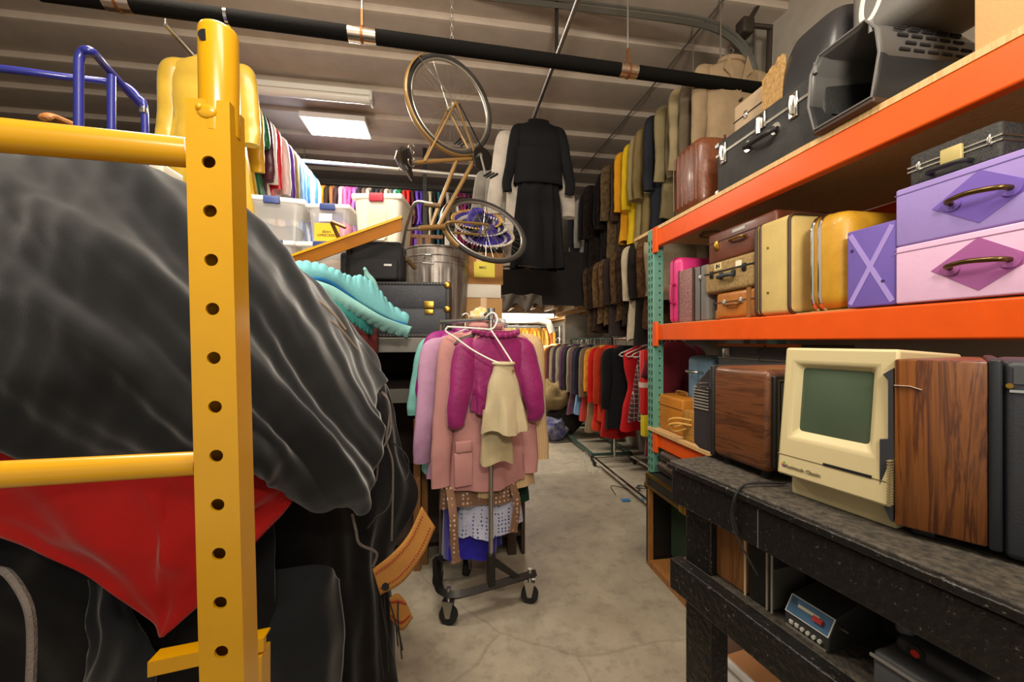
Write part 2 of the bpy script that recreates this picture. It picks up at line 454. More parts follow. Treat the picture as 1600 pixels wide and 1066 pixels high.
for z0, z1 in ((2.11, 2.222), (1.475, 1.58), (.755, .855)):
    for x in (XF, XB-.045):
        bm_ = M().box((x, Y0, z0), (x+.045, Y1-.002, z1))
        be = obj('beam', bm_, ORANGE, t, world=True, bevel=.006)
        if x == XF:
            obj('beam_connector', M().box((XF-.012, Y1-.05, z0-.04), (XF+.005, Y1+.005, z1+.02)), ORANGE, be, world=True, bevel=.003)
UD, MD, LD = 2.245, 1.586, .876
obj('deck', M().box((XF+.0, Y0, 2.223), (XB-.05, Y1+.30, UD)), PLY, t, world=True)
obj('deck', M().box((XF+.046, Y0, 1.566), (XB-.05, Y1-.01, MD)), PLY, t, world=True)
obj('deck', M().box((XF-.025, Y0+1.2, .856), (XB-.05, Y1+.05, LD)), PLY, t, world=True)
# ---- helpers for cases
def case(name, label, cat, x0, ya, yb, z0, dx, h, body, rad=.03, group=None, extra=None):
    """box standing on a shelf, aisle face at x0, ya (far) .. yb (near); local frame: x along the aisle towards the camera, y into the shelf"""
    ln = ya - yb
    t = thing(name, label, cat, (x0, (ya+yb)/2, z0), -PI/2, group)      # local +x -> -y (nearer), local +y -> +x (into shelf)
    obj('body', M().rbox((-ln/2, 0, 0), (ln/2, dx, h), rad, 4), body, t)
    return t, ln
def handle(t, x, z, w, mt, r=.008, out=.035, name='handle', y=0.0, drop=0.0):
    pts = crom([(x-w/2, y, z), (x-w/2+.006, y-out*.8, z-drop*.5), (x, y-out, z-drop), (x+w/2-.006, y-out*.8, z-drop*.5), (x+w/2, y, z)], 5)
    return obj(name, M().tube(pts, r, 8), mt, t)
def latch(t, x, z, mt, w=.03, h=.045, y=0.0, name='latch'):
    return obj(name, M().rbox((x-w/2, y-.008, z-h/2), (x+w/2, y+.002, z+h/2), .004, 2).rbox((x-w/4, y-.014, z-h/3), (x+w/4, y-.006, z+h/5), .003, 2), mt, t)
# ---- top deck, far to near
LEA = mat('#6f3c20', rough=.4, kind='mottle', hex2='#5f3019', scale=9, bump=.25, bs=60, coat=.15)
t, l = case('leather_suitcase', 'worn brown leather suitcase at the far end of the top deck', 'suitcase', 1.42, 2.37, 2.08, UD, .42, .43, LEA, .07)
m = M()
for k in range(6):
    x = -l/2 + .03 + k*.046
    m.tube([(x, .001, .05), (x, -.001, .2), (x, .001, .38)], .003, 6)
obj('rib', m, LEA, t); latch(t, l/2+.0, .3, BRASS, .012, .06, .25)
obj('strap', M().tube(crom([(l/2+.004, .16, .42), (l/2+.006, .17, .3), (l/2+.006, .3, .27), (l/2+.004, .42, .26)], 6), .008, 6, flat=.5), mat('#4f2814', rough=.5), t)
obj('handle', M().tube(crom([(.0, .12, .43), (.0, .14, .47), (0, .28, .47), (0, .3, .43)], 6), .009, 8), mat('#4f2814', rough=.5), t)
BT = mat('#31312f', rough=.6, kind='mottle', hex2='#252524', scale=14, bump=.3, bs=180)
t, l = case('instrument_case', 'black instrument case with nickel latches beside the leather suitcase', 'case', 1.41, 1.915, 1.305, UD, .40, .275, BT, .012)
obj('lid_seam', M().box((-l/2-.002, -.004, .198), (l/2+.002, .0, .210)), mat('#8f8a80', rough=.4, metal=.6), t)
for x in (-l/2+.055, l/2-.13):
    q = obj('latch', M().rbox((x-.022, -.01, .145), (x+.022, .0, .25), .008, 3), CHROME, t)
    obj('hasp', M().tube([(x, -.014, .16), (x, -.02, .2), (x, -.014, .235)], .008, 8), STEEL, q)
q = obj('lock', M().rbox((-.03, -.01, .19), (.03, 0, .262), .006, 3), CHROME, t); obj('hasp', M().cyl((0, -.016, .17), (0, -.016, .24), .01, 8), STEEL, q)
for x in (-.075, .085): obj('handle_plate', M().tube([(x, -.006, .15), (x, .0, .15)], .026, 18), CHROME, t)
hd = obj('handle', M().tube(crom([(-.075, -.01, .15), (-.05, -.04, .135), (.06, -.04, .135), (.085, -.01, .15)], 6), .013, 10), BLK, t)
for x in (-l/2, l/2):
    for z in (0, .25): obj('corner_cap', M().rbox((x-.014, -.004, z), (x+.014, .03, z+.026), .004, 2), STEEL, t)
TB = mat('#b59c7c', rough=.6, bump=.15, bs=100, var=.08)
t, l = case('beige_case', 'beige hard case with small latch on the back of the black instrument case', 'case', 1.57, 1.99, 1.66, UD+.277, .3, .25, TB, .012)
obj('lid_seam', M().box((-l/2-.002, -.003, .158), (l/2+.002, 0, .164)), IRON, t); latch(t, -.07, .16, CHROME, .025, .04)
# chip board offcut with broken edge
r_ = random.Random(3)
t = thing('chipboard_offcut', 'jagged tan wood offcut standing on the black instrument case', 'board', (1.475, 1.62, UD+.277), -PI/2)
tp = [(.055, 0), (-.06, 0), (-.06, .19)] + [(-.06+.0115*k, .19+.005*k+r_.uniform(-.008, .012)) for k in range(1, 10)] + [(.055, .235)]
obj('board', M().prism(tp[::-1], (0, 0, 0), (1,0,0), (0,0,1), (0,.02,0)), mat('#b8935c', rough=.9, kind='mottle', hex2='#8d6a3a', scale=60), t, fixn=True)
# black moulded tub lying upside down
t = thing('moulded_case', 'black moulded plastic carrier half lying on the black instrument case', 'pet carrier', (1.46, 1.465, UD+.277), -PI/2)
BP = mat('#2b2b2d', rough=.3, bump=.05, bs=300)
def tub(u, v):
    a = 2*PI*u; z = .27*v; w = .16-.035*v**3; d = .19-.04*v**3
    ex = .45
    x = w*math.copysign(abs(math.cos(a))**ex, math.cos(a)); y = d*math.copysign(abs(math.sin(a))**ex, math.sin(a))
    return V(x+.02*v, y+.2, z)
m = M().grid(tub, 40, 10, True); n = len(m.v); m.f.append(tuple(range(n-40, n)))
obj('shell', m, BP, t, ang=50)
obj('rim', M().tube([tub(k/40, .04)*1.0 for k in range(40)], .009, 6, closed=True), BP, t)
obj('recess', M().rbox((-.06, .035, .12), (.06, .06, .225), .02), mat('#131313', rough=.6), t)
# grey cat carrier with open front
t = thing('pet_carrier', 'open-fronted grey and black pet carrier with rows of slots', 'pet carrier', (1.36, 1.195, UD), -PI/2)
GP = mat('#605e5b', rough=.42, bump=.05, bs=300); DKP = mat('#2c2c2d', rough=.4, bump=.05, bs=300)
octo = [(-.125,.12),(-.115,.235),(-.08,.285),(.085,.285),(.118,.235),(.128,.15),(.105,.02),(-.1,.02)]
def ring(y, sc_=1.0, dz=0): return [V(x*sc_, y, .02+(z-.02)*sc_+dz) for x, z in octo]
def shell(rings, idx):
    m = M(); n = len(rings[0])
    pts = [[R[i] for i in idx] for R in rings]
    for R in pts: m.v += R
    k = len(idx)
    for j in range(len(pts)-1):
        for i in range(k-1): m.f.append((j*k+i, j*k+i+1, (j+1)*k+i+1, (j+1)*k+i))
    return m
RG = [ring(0), ring(.02, 1.0), ring(.04, .97), ring(.30, 1.0), ring(.40, .98)]
up = [0,1,2,3,4,5]; lo = [5,6,7,0]
o_ = obj('upper_shell', shell(RG, up), GP, t, solid=.005, ang=25)
m = shell(RG, lo); obj('lower_shell', m, DKP, t, solid=.005, ang=25)
obj('back_panel', M().prism([(v.x, v.z) for v in RG[-1]], (0, .40, 0), (1,0,0), (0,0,1), (0,.006,0)), DKP, t, fixn=True)
obj('front_rim', M().tube(ring(-.002), .0045, 6, closed=True), GP, t)
m = M()
side_n = (V(.128,0,.15)-V(.118,0,.235)).normalized()
for r0, (xa, za, xb, zb) in enumerate(((.118,.235,.128,.15),)):
    for k in range(5):
        for j in range(3):
            f = .15+.3*j; x = xa+(xb-xa)*f; z = za+(zb-za)*f; y = .10+.056*k+.028*(j % 2)
            m.cbox((x+.0015, y, z), (.003, .040, .009), Matrix.Rotation(math.atan2(xb-xa, za-zb), 3, 'Y').inverted())
obj('side_slots', m, HOLE, o_); m2_ = m = M()
for k in range(5):
    for j in range(2):
        f = .3+.42*j; x = .085+(.118-.085)*f; z = .285+(.235-.285)*f; y = .10+.056*k+.028*((j+1) % 2)
        m.cbox((x+.001, y, z+.001), (.010, .040, .004), Matrix.Rotation(math.radians(57), 3, 'Y'))
obj('top_slots', m2_, HOLE, o_)
m = M()
for k in range(4):
    for j in range(3): m.cbox((-.112+.004*j, .1+.05*k, .09-.03*j), (.004, .03, .009))
    for j in range(2): m.cbox((-.04+.05*j, .1+.05*k, .027), (.012, .03, .004))
obj('inner_slots', m, mat('#6a6661', rough=.6), t)
for x, z in ((-.1, .262), (.1, .262)): obj('hinge_post', M().cyl((x, .004, z-.03), (x, .004, z+.01), .008, 8), GP, t)
obj('base_skid', M().rbox((-.11, .0, 0), (.11, .40, .022), .008), mat('#3c2a1d', rough=.5), t)
# grey hooded lid with white loops above it
t = thing('roof_box', 'grey moulded roof box with white loop markings above the open pet carrier', 'roof box', (1.47, 1.10, UD+.30), -PI/2)
def lid(u, v):
    x = -.17+.34*u; z = .26*v
    return V(x, .04*v+.03*(2*u-1)**4, z)
obj('shell', M().rbox((-.17, 0, 0), (.30, .34, .30), .05, 4), mat('#6d6a65', rough=.5, bump=.1, bs=120), t)
for cx in (-.075, .06):
    obj('white_loop', M().tube([(cx+.035*math.cos(a)+.02*math.sin(a), -.0005, .145+.085*math.sin(a)) for a in [2*PI*k/28 for k in range(28)]], .009, 8, closed=True, flat=1).xf(Matrix.Scale(.12, 4, (0,1,0))), mat('#d9d5cd', rough=.5), t)
KR = mat('#d2a772', rough=.85, var=.06, vs=3, bump=.1, bs=120)
def carton(label, lo, hi, group=None, hexm=None, tape=True, cat='box'):
    lo, hi = Vector(lo), Vector(hi); c = (lo+hi)/2
    t = thing('cardboard_box', label, cat, (c.x, c.y, lo.z), 0, group)
    d = (hi-lo)/2; h = hi.z-lo.z
    obj('carton', M().rbox((-d.x, -d.y, 0), (d.x, d.y, h-.003), .004, 2), hexm or KR, t)
    for s in (-1, 1): obj('flap', M().box((-d.x, min(.001*s, s*d.y), h-.003), (d.x, max(.001*s, s*d.y), h)), hexm or KR, t)
    if tape: obj('tape', M().box((-.025, -d.y-.0008, h*.7), (.025, d.y+.0008, h+.0008)), mat('#c79a5e', rough=.3), t)
    return t
y_ = ypx(1522, 1.43)
carton('tall tan carton at the near end of the top deck', (1.43, .30, UD), (1.85, y_, UD+.62), tape=False)
# ---- middle deck
PK = paint('#d8357c', rough=.4)
t, l = case('pink_guitar_case', 'hot pink hard case standing at the far end of the middle deck', 'case', 1.45, 2.46, 2.325, MD, .42, .425, PK, .035)
obj('lid_seam', M().box((-.004, -.002, .01), (.004, .3, .427)), mat('#8d1d4c', rough=.5), t)
obj('handle', M().tube(crom([(.02, 0, .13), (.02, -.03, .14), (.02, -.03, .24), (.02, 0, .25)], 5), .01, 8), mat('#a3164f', rough=.5), t)
t, l = case('glitter_case', 'small pink speckled case standing in front of the hot pink case', 'case', 1.44, 2.315, 2.17, MD, .16, .325, mat('#a87c78', rough=.5, kind='mottle', hex2='#6e4a48', scale=70), .006)
obj('trim', M().box((l/2-.004, -.003, 0), (l/2+.003, .01, .327)).box((-l/2-.003, -.003, 0), (-l/2+.004, .01, .327)), mat('#4d3833', rough=.5), t)
obj('end_panel', M().box((l/2, .012, .01), (l/2+.003, .15, .315)), mat('#5d463f', rough=.8, bump=.3, bs=200), t)
t, l = case('grey_case', 'plain grey vinyl case between speckled case and stacked suitcases', 'case', 1.44, 2.155, 2.035, MD, .3, .32, mat('#6f6c68', rough=.6, bump=.2, bs=200), .012)
obj('lid_seam', M().box((-.003, -.002, .005), (.003, .2, .322)), IRON, t); latch(t, 0, .25, STEEL, .02, .03)
OT = mat('#b8742c', rough=.4, kind='mottle', hex2='#98591d', scale=8, coat=.2)
t, l = case('tan_suitcase', 'small orange-tan suitcase lying at the bottom of the suitcase stack', 'suitcase', 1.425, 1.945, 1.66, MD, .4, .14, OT, .02)
obj('lid_seam', M().box((-l/2-.002, -.003, .085), (l/2+.002, 0, .09)), mat('#5d3613', rough=.5), t)
for x in (-.07, .05): latch(t, x, .085, STEEL, .022, .03)
handle(t, -.01, .07, .08, mat('#7a4a18', rough=.5), .007, .02)
for x in (-l/2, l/2-.02): obj('corner_cap', M().rbox((x-.003, -.004, -.001), (x+.023, .06, .05), .01), mat('#8a5a28', rough=.5), t)
obj('strap', M().box((l/2-.055, -.004, 0), (l/2-.03, .01, .142)), mat('#8a5a28', rough=.5), t)
TW = mat('#a88c5a', rough=.8, kind='mottle', hex2='#82683c', scale=60, bump=.2, bs=200)
t, l = case('tweed_suitcase', 'tweed suitcase with luggage stickers in the middle of the stack', 'suitcase', 1.415, 2.025, 1.655, MD+.143, .38, .165, TW, .02)
obj('lid_seam', M().box((-l/2-.002, -.003, .105), (l/2+.002, 0, .112)), IRON, t)
for x in (-.12, .12): latch(t, x, .10, IRON, .025, .04)
handle(t, .0, .075, .10, mat('#2a3036', rough=.5), .01, .03)
for x in (-.04, .05): obj('handle_mount', M().rbox((x-.012, -.01, .07), (x+.012, .001, .1), .004, 2), IRON, t)
obj('sticker', M().box((-.10, -.0012, .12), (-.045, 0, .155)), mat('#d9c591', rough=.6), t)
text('sticker_letters', 'IN', .03, INK, t, (-.072, -.002, .137), frame((1,0,0), (0,0,1)), bold=.001)
obj('sticker', M().box((.06, -.0012, .11), (.10, 0, .14)), mat('#e8dfc4', rough=.6), t)
BL_ = mat('#6d3a26', rough=.4, kind='mottle', hex2='#542818', scale=8, coat=.2)
t, l = case('brown_suitcase', 'reddish brown suitcase on top of the suitcase stack', 'suitcase', 1.44, 2.03, 1.56, MD+.311, .38, .165, BL_, .015)
obj('lid_seam', M().box((-l/2-.002, -.003, .11), (l/2+.002, 0, .114)), mat('#3a1c10', rough=.5), t)
latch(t, -.16, .09, BRASS, .035, .05); latch(t, .16, .09, BRASS, .035, .05)
handle(t, .0, .09, .10, BRASS, .006, .025)
obj('handle_plate', M().box((-.05, -.002, .075), (.06, 0, .10)), mat('#4a2213', rough=.5), t)
obj('name_plate', M().box((-.04, -.002, .128), (.05, 0, .143)), STEEL, t)
CR = mat('#c9b06c', rough=.6, var=.12, vs=7, bump=.12, bs=200); PIP = mat('#3c2614', rough=.6)
t, l = case('cream_suitcase', 'cream suitcase with dark brown piping standing upright on the middle deck', 'suitcase', 1.41, 1.645, 1.455, MD, .34, .42, CR, .022)
def piping(t, x, dx, h, r=.007, mt=PIP, ins=.0, rr=.03):
    c = []
    for (cy, cz, a0) in ((rr, rr, PI), (dx-rr, rr, 1.5*PI), (dx-rr, h-rr, 0), (rr, h-rr, .5*PI)):
        for k in range(5):
            a = a0 + PI/2*k/4; c.append((x, cy+(rr+ins)*math.cos(a), cz+(rr+ins)*math.sin(a)))
    return obj('piping', M().tube(c, r, 6, closed=True), mt, t)
for x in (-l/2+.004, -l/2+.03, l/2-.004): piping(t, x, .34, .42, .007)
for z in (.1, .3): obj('foot', M().cyl((-.02, 0, z), (-.02, -.004, z), .005, 8), BRASS, t)
YS = mat('#c9982a', rough=.45, kind='mottle', hex2='#b5841d', scale=5, bump=.08, bs=200, coat=.15)
t, l = case('yellow_suitcase', 'mustard yellow hard suitcase with twin chrome bands', 'suitcase', 1.415, 1.40, 1.225, MD, .44, .375, YS, .06)
piping(t, -l/2+.045, .44, .375, .006, CHROME, .002, .055); piping(t, -l/2+.075, .44, .375, .006, CHROME, .002, .055)
obj('bottom_lip', M().box((-.08, .03, -.0), (.08, .1, .004)), mat('#8f6a1c', rough=.6), t)
PU = mat('#6f5bb0', rough=.55, kind='chips', hex2='#5c499b', scale=12, bump=.1, bs=50); PUL = mat('#a58fd8', rough=.55)
t, l = case('purple_box', 'purple painted box with a lilac X on its end', 'box', 1.40, 1.207, 1.048, MD, .26, .27, PU, .006)
def bar(a, b_, w, name, mt, t, y=-.0015):
    a, b_ = V(a[0], 0, a[1]), V(b_[0], 0, b_[1]); d = (b_-a).normalized(); n_ = V(-d.z, 0, d.x)*w/2
    return obj(name, M().prism([((p.x), p.z) for p in (a+n_, a-n_, b_-n_, b_+n_)], (0, y, 0), (1,0,0), (0,0,1), (0, .0014, 0)), mt, t, fixn=True)
bar((-l/2+.012, .256), (l/2-.012, .012), .016, 'painted_bar', PUL, t); bar((-l/2+.012, .012), (l/2-.012, .256), .016, 'painted_bar', PUL, t, -.0018)
for x, z in ((-.06, .2), (.04, .08)): obj('screw', M().cyl((x, 0, z), (x, -.003, z), .005, 8), mat('#3b2b5a', rough=.5), t)
def chest(label, z, c1, c2, c3, x0, yy):
    t, l = case('painted_chest', label, 'chest', x0, ypx(1399, x0), .45, z, .34, .178, c1, .006)
    cx = -( .845 - (ypx(1399, x0)+.45)/2)
    obj('diamond', M().prism([(cx-.105, .088), (cx, .018), (cx+.105, .088), (cx, .16)], (0, -.0015, 0), (1,0,0), (0,0,1), (0,.0014,0)), c2, t, fixn=True)
    obj('lid_seam', M().box((-l/2-.0015, -.0015, .158), (l/2+.0015, 0, .1605)), c3, t)
    for x in (cx-.058, cx+.062): obj('handle_plate', M().tube([(x, -.001, .088), (x, -.005, .088)], .021, 18), c2, t)
    obj('handle', M().tube(crom([(cx-.058, -.004, .088), (cx-.05, -.03, .09), (cx, -.042, .094), (cx+.054, -.03, .09), (cx+.062, -.004, .088)], 6), .007, 10), mat('#6a5633', rough=.3, metal=.9), t)
    return t
chest('pale pink painted chest with a mauve diamond and bronze handle', MD, mat('#e6bcdd', rough=.6, var=.05, vs=6, bump=.1, bs=40), mat('#a35a98', rough=.55), mat('#a67b9f', rough=.6), 1.39, 0)
chest('lavender painted chest with purple diamond stacked on the pink chest', MD+.18, mat('#9d88cc', rough=.6, var=.06, vs=6, bump=.1, bs=40), mat('#7359b4', rough=.55), mat('#6f5c9e', rough=.6), 1.393, 0)
GT = mat('#242423', rough=.6, kind='mottle', hex2='#3f3e3b', scale=120, bump=.3, bs=260)
t, l = case('tool_case', 'black pebbled tool case with metal seam on the lavender chest', 'case', 1.415, ypx(1420, 1.415), .815, MD+.36, .34, .10, GT, .01)
for z in (.045, .058): obj('metal_seam', M().box((-l/2-.002, -.003, z), (l/2+.003, .345, z+.004)), STEEL, t)
q = obj('clasp', M().rbox((-.02, -.012, .03), (.03, 0, .075), .004), mat('#b9a86a', rough=.4), t)
handle(t, .0, .02, .09, BLK, .007, .03)
for x in (-.075, .085): latch(t, x, .055, STEEL, .008, .03)
# ---- low deck
t, l = case('orange_case', 'orange train case with looped handle on the low deck by the teal post', 'case', 1.43, ypx(1024, 1.43), ypx(1066, 1.43), LD, .22, .23, mat('#b97420', rough=.5, coat=.2, var=.1), .015)
obj('lid_seam', M().box((-l/2-.002, -.002, .16), (l/2+.002, 0, .165)), mat('#6d4310', rough=.5), t)
obj('handle', M().tube(crom([(-.06, .1, .23), (-.05, .1, .255), (.05, .1, .255), (.06, .1, .23)], 5), .008, 8), mat('#7a5018', rough=.5), t)
t, l = case('wicker_case', 'tiny wicker case with bent cane handle in front of orange case', 'case', 1.40, ypx(1067, 1.40), ypx(1084, 1.40), LD, .13, .18, mat('#b5832f', rough=.8, kind='mottle', hex2='#8a5f1c', scale=60, bump=.4, bs=120), .01)
for z in (.07, .10): obj('handle', M().tube(crom([(-.02, 0, z), (-.05, -.06, z-.02), (-.04, -.1, z+.02), (.0, -.07, z+.04), (.03, 0, z+.03)], 6), .006, 8), mat('#c99a4a', rough=.4), t)
t, l = case('blue_vanity_case', 'small slate blue case beside the tiny wicker case', 'case', 1.405, ypx(1085, 1.405), ypx(1112, 1.405), LD, .16, .17, mat('#4c5e7c', rough=.5, bump=.1, bs=200), .008)
latch(t, -.05, .12, STEEL, .03, .03)
t, l = case('blue_suitcase', 'upright light blue suitcase behind the vented television', 'suitcase', 1.56, ypx(1072, 1.56), ypx(1112, 1.56), LD, .3, .50, mat('#5f7f96', rough=.5, bump=.1, bs=200), .04)
obj('handle', M().tube(crom([(-.05, 0, .4), (-.05, -.05, .4), (.05, -.05, .4), (.05, 0, .4)], 5), .008, 8), STEEL, t); obj('lid_seam', M().box((.0, -.003, .03), (.004, 0, .47)), STEEL, t)
t, l = case('black_flight_case', 'black case with copper-coloured top edge behind the walnut television', 'case', 1.5, ypx(1122, 1.5), ypx(1245, 1.5), LD, .3, .575, BT, .006)
obj('top_trim', M().box((-l/2-.003, -.004, .565), (l/2+.003, .02, .579)), mat('#b9682f', rough=.35, metal=.5), t)
q = latch(t, -l/2+.07, .53, STEEL, .05, .05); obj('lid_seam', M().box((-l/2-.002, -.003, .50), (l/2+.002, 0, .505)), STEEL, t)
obj('hanging_wire', M().tube(crom([(.09, -.005, .57), (.06, -.02, .54), (.075, -.02, .48), (.08, -.02, .43)], 6), .003, 6), IRON, t)
# ---- open trunk and bags on the floor under the low deck
t = thing('open_trunk', 'open black trunk with brass edges and green lining on the floor', 'trunk', (1.29, 2.12, 0), -PI/2)
BK2 = mat('#1d1b18', rough=.5, var=.2); GR = mat('#29402a', rough=.95, bump=.2, bs=200); WD = wood('#b07a42', '#8f5c2c')
lx, dz, dp = .33, .60, .42
obj('back', M().box((-lx, dp-.02, .02), (lx, dp, dz)), BK2, t)
obj('lining', M().box((-lx+.03, .16, .06), (lx-.03, .18, dz-.04)), GR, t)
obj('side_panel', M().box((-lx, 0, .02), (-lx+.02, dp, dz)), BK2, t); obj('side_panel', M().box((lx-.02, 0, .02), (lx, dp, dz)), BK2, t)
obj('top_panel', M().box((-lx, 0, dz-.02), (lx, dp, dz)), BK2, t); obj('bottom_panel', M().box((-lx, 0, 0), (lx, dp, .02)), WD, t)
obj('wooden_rim', M().box((-lx+.02, .0, .02), (-lx+.035, .03, dz-.02)).box((-lx+.035, 0, .02), (lx-.02, .15, .04)), WD, t)
for z in (dz-.004, dz-.075): obj('brass_edge', M().box((-lx-.003, -.004, z-.012), (lx+.003, .012, z+.006)), BRASS, t)
obj('front_rail', M().box((-lx, -.002, dz-.08), (lx, .02, dz-.02)), BK2, t)
obj('corner_cap', M().rbox((-lx-.005, -.006, dz-.09), (-lx+.02, .02, dz+.004), .006), BRASS, t)
obj('castor', M().tube([(-lx-.03, .04, dz-.09), (-lx-.005, .04, dz-.09)], .04, 16), RUB, t)
q = obj('clasp', M().rbox((.06, -.012, dz-.09), (.12, .0, dz-.0), .006), BRASS, t)
bag = mat('#3a2a22', rough=.55, kind='mottle', hex2='#52392c', scale=7, bump=.2, bs=40)
for k, (a, b2, z, h, lb) in enumerate(((1024, 1062, .603, .075, 'flattened dark brown leather bag directly on the open trunk'), (1026, 1068, .680, .07, 'dark brown leather bag under the low deck, above another bag'))):
    t, l = case('leather_bag', lb, 'bag', 1.36+.01*k, ypx(a, 1.36), ypx(b2, 1.36), z, .4, h, bag, .03)
    obj('zip', M().tube([(-l/2+.02, -.002, h*.6), (l/2-.02, -.002, h*.55)], .004, 6), IRON, t)
# ---------------------------------------------------------------- black workbench and what stands on it
TT, TS = 1.13, .857
p0 = at(1049, 724, 1.12); p0.z = 0
ang = math.atan2(-.987, .16)                       # local +x runs towards the camera along the front edge
t = thing('workbench', 'paint-spattered black wooden workbench in the right foreground', 'table', tuple(p0), ang)
DKW = mat('#141312', rough=.42, kind='chips', hex2='#80796d', scale=105, bump=.5, bs=60)
TOPW = mat('#2a2723', rough=.7, kind='mottle', hex2='#544c41', scale=75, bump=.5, bs=60)
LT, DPT = 1.5, .50
def wx(x, y, z): return V(x, y, z)
for k in range(4):
    y0 = .006 + k*.123
    obj('top_board', M().box((-.015, y0, TT-.022), (LT, y0+.121, TT)), TOPW, t, bevel=.004)
obj('front_fascia', M().box((0, 0, TT-.112), (LT, .038, TT-.023)), DKW, t, bevel=.004)
obj('upper_lip', M().box((-.012, -.008, TT-.02), (LT, .004, TT-.004)), DKW, t, bevel=.003)
obj('end_fascia', M().box((0, .04, TT-.112), (.038, DPT, TT-.023)), DKW, t)
obj('lower_rail', M().box((-.005, -.002, TS-.085), (LT, .036, TS)), DKW, t, bevel=.004)
obj('shelf_board', M().box((-.0, .037, TS-.025), (LT, DPT, TS-.003)), TOPW, t, bevel=.003)
for x in (.01, LT-.12):
    for y in (.04, DPT-.1):
        obj('leg', M().box((x, y, 0), (x+.09, y+.06, TT-.024)), DKW, t, bevel=.004)
for x in (.27, 1.0, 1.11): obj('board_joint', M().box((x, -.0012, TT-.11), (x+.0025, .0, TT-.025)), mat('#5d564c', rough=.8), t)
def local(root_loc, a):
    return Matrix.Translation(Vector(root_loc)) @ Matrix.Rotation(a, 4, 'Z')
TM = local(p0, ang)
def on_table(x, y, z): return TM @ V(x, y, z)
# cable over the edge
cb = [on_table(.24, .12, TT+.006), on_table(.22, .03, TT+.008), on_table(.225, -.012, TT-.01), on_table(.215, -.014, TT-.06), on_table(.225, -.012, TT-.10), on_table(.26, -.006, TT-.15), on_table(.27, .0, TT-.17)]
one('power_cable', M().tube(crom(cb, 6), .0022, 6).tube(crom([c_+V(.008, .004, .0) for c_ in cb[:5]], 6), .0022, 6), RUB, 'thin black cable looped over the workbench edge', 'cable')
# ---- computer
pl, pr = at(1222, 768, .897), at(1394, 830, .71)
u_ = (pr-pl); u_.z = 0; W = .235; a_ = math.atan2(u_.y, u_.x)
t = thing('vintage_computer', 'beige all-in-one vintage computer with green-grey screen', 'computer', (pl.x, pl.y, TT), a_)
BE = mat('#ccbd90', rough=.5, bump=.04, bs=400); W = math.hypot(u_.x, u_.y)+.005
hh = .325
# body: front face leans back a little; local x along the face, y into the table
def body(u, v): pass
z0, z1 = .045, hh
yf = lambda z: -.018 + .03*(z-z0)/(z1-z0)
scr = (.022, .024+.105, W-.03, z1-.032)     # screen opening x0,z0,x1,z1
m = M()
xs = [0, scr[0], scr[2], W]; zs = [z0, scr[1], scr[3], z1]
ids = {}
for i, x in enumerate(xs):
    for j, z in enumerate(zs):
        ids[i, j] = len(m.v); m.v.append(V(x, yf(z), z))
for i in range(3):
    for j in range(3):
        if (i, j) != (1, 1): m.f.append((ids[i,j], ids[i+1,j], ids[i+1,j+1], ids[i,j+1]))
# recess bezel
ins = .012; k0 = len(m.v)
rc = [(scr[0]+ins, scr[1]+ins*1.3), (scr[2]-ins, scr[1]+ins*1.3), (scr[2]-ins, scr[3]-ins), (scr[0]+ins, scr[3]-ins)]
for x, z in rc: m.v.append(V(x, yf(z)+.014, z))
oc = [ids[1,1], ids[2,1], ids[2,2], ids[1,2]]
for i in range(4): m.f.append((oc[i], oc[(i+1)%4], k0+(i+1)%4, k0+i))
# sides, top, back, underside
b0 = len(m.v); D = .25
for x in (0, W):
    for z in (z0, z1-.012): m.v.append(V(x+(.012 if x == 0 else -.012), D, z))
m.f += [(ids[0,0], ids[0,1], ids[0,2], ids[0,3], b0+1, b0), (ids[3,3], ids[3,2], ids[3,1], ids[3,0], b0+2, b0+3), (ids[0,3], ids[1,3], ids[2,3], ids[3,3], b0+3, b0+1), (ids[3,0], ids[2,0], ids[1,0], ids[0,0], b0, b0+2), (b0, b0+1, b0+3, b0+2)]
obj('case', m, BE, t, bevel=.005, ang=30, fixn=True)
obj('base', M().rbox((.012, .012, 0), (W-.004, D-.01, z0+.004), .005, 2), BE, t)
cx_, cz_ = (scr[0]+scr[2])/2, (scr[1]+scr[3])/2
def glass(u, v):
    x = rc[0][0]-.002+(rc[1][0]-rc[0][0]+.004)*u; z = rc[0][1]-.002+(rc[2][1]-rc[0][1]+.004)*v
    return V(x, yf(z)+.014-.007*(1-(2*u-1)**2)*(1-(2*v-1)**2), z)
obj('screen', M().grid(glass, 14, 12), mat('#4c5a48', rough=.18, coat=.6, spec=.4), t)
zz = .088
obj('panel_groove', M().box((.0, yf(zz)-.0008, zz), (W, yf(zz)+.002, zz+.0014)), mat('#7a6d49', rough=.7), t)
obj('disk_slot', M().box((W*.46, yf(zz)-.0015, zz+.0), (W*.86, yf(zz)+.002, zz+.005)), HOLE, t)
text('badge_letters', 'Macintosh Classic', .0105, mat('#7d7257', rough=.6), t, (.053, yf(.065)-.0012, .066), frame((1,0,0), (0,0.09,1)))
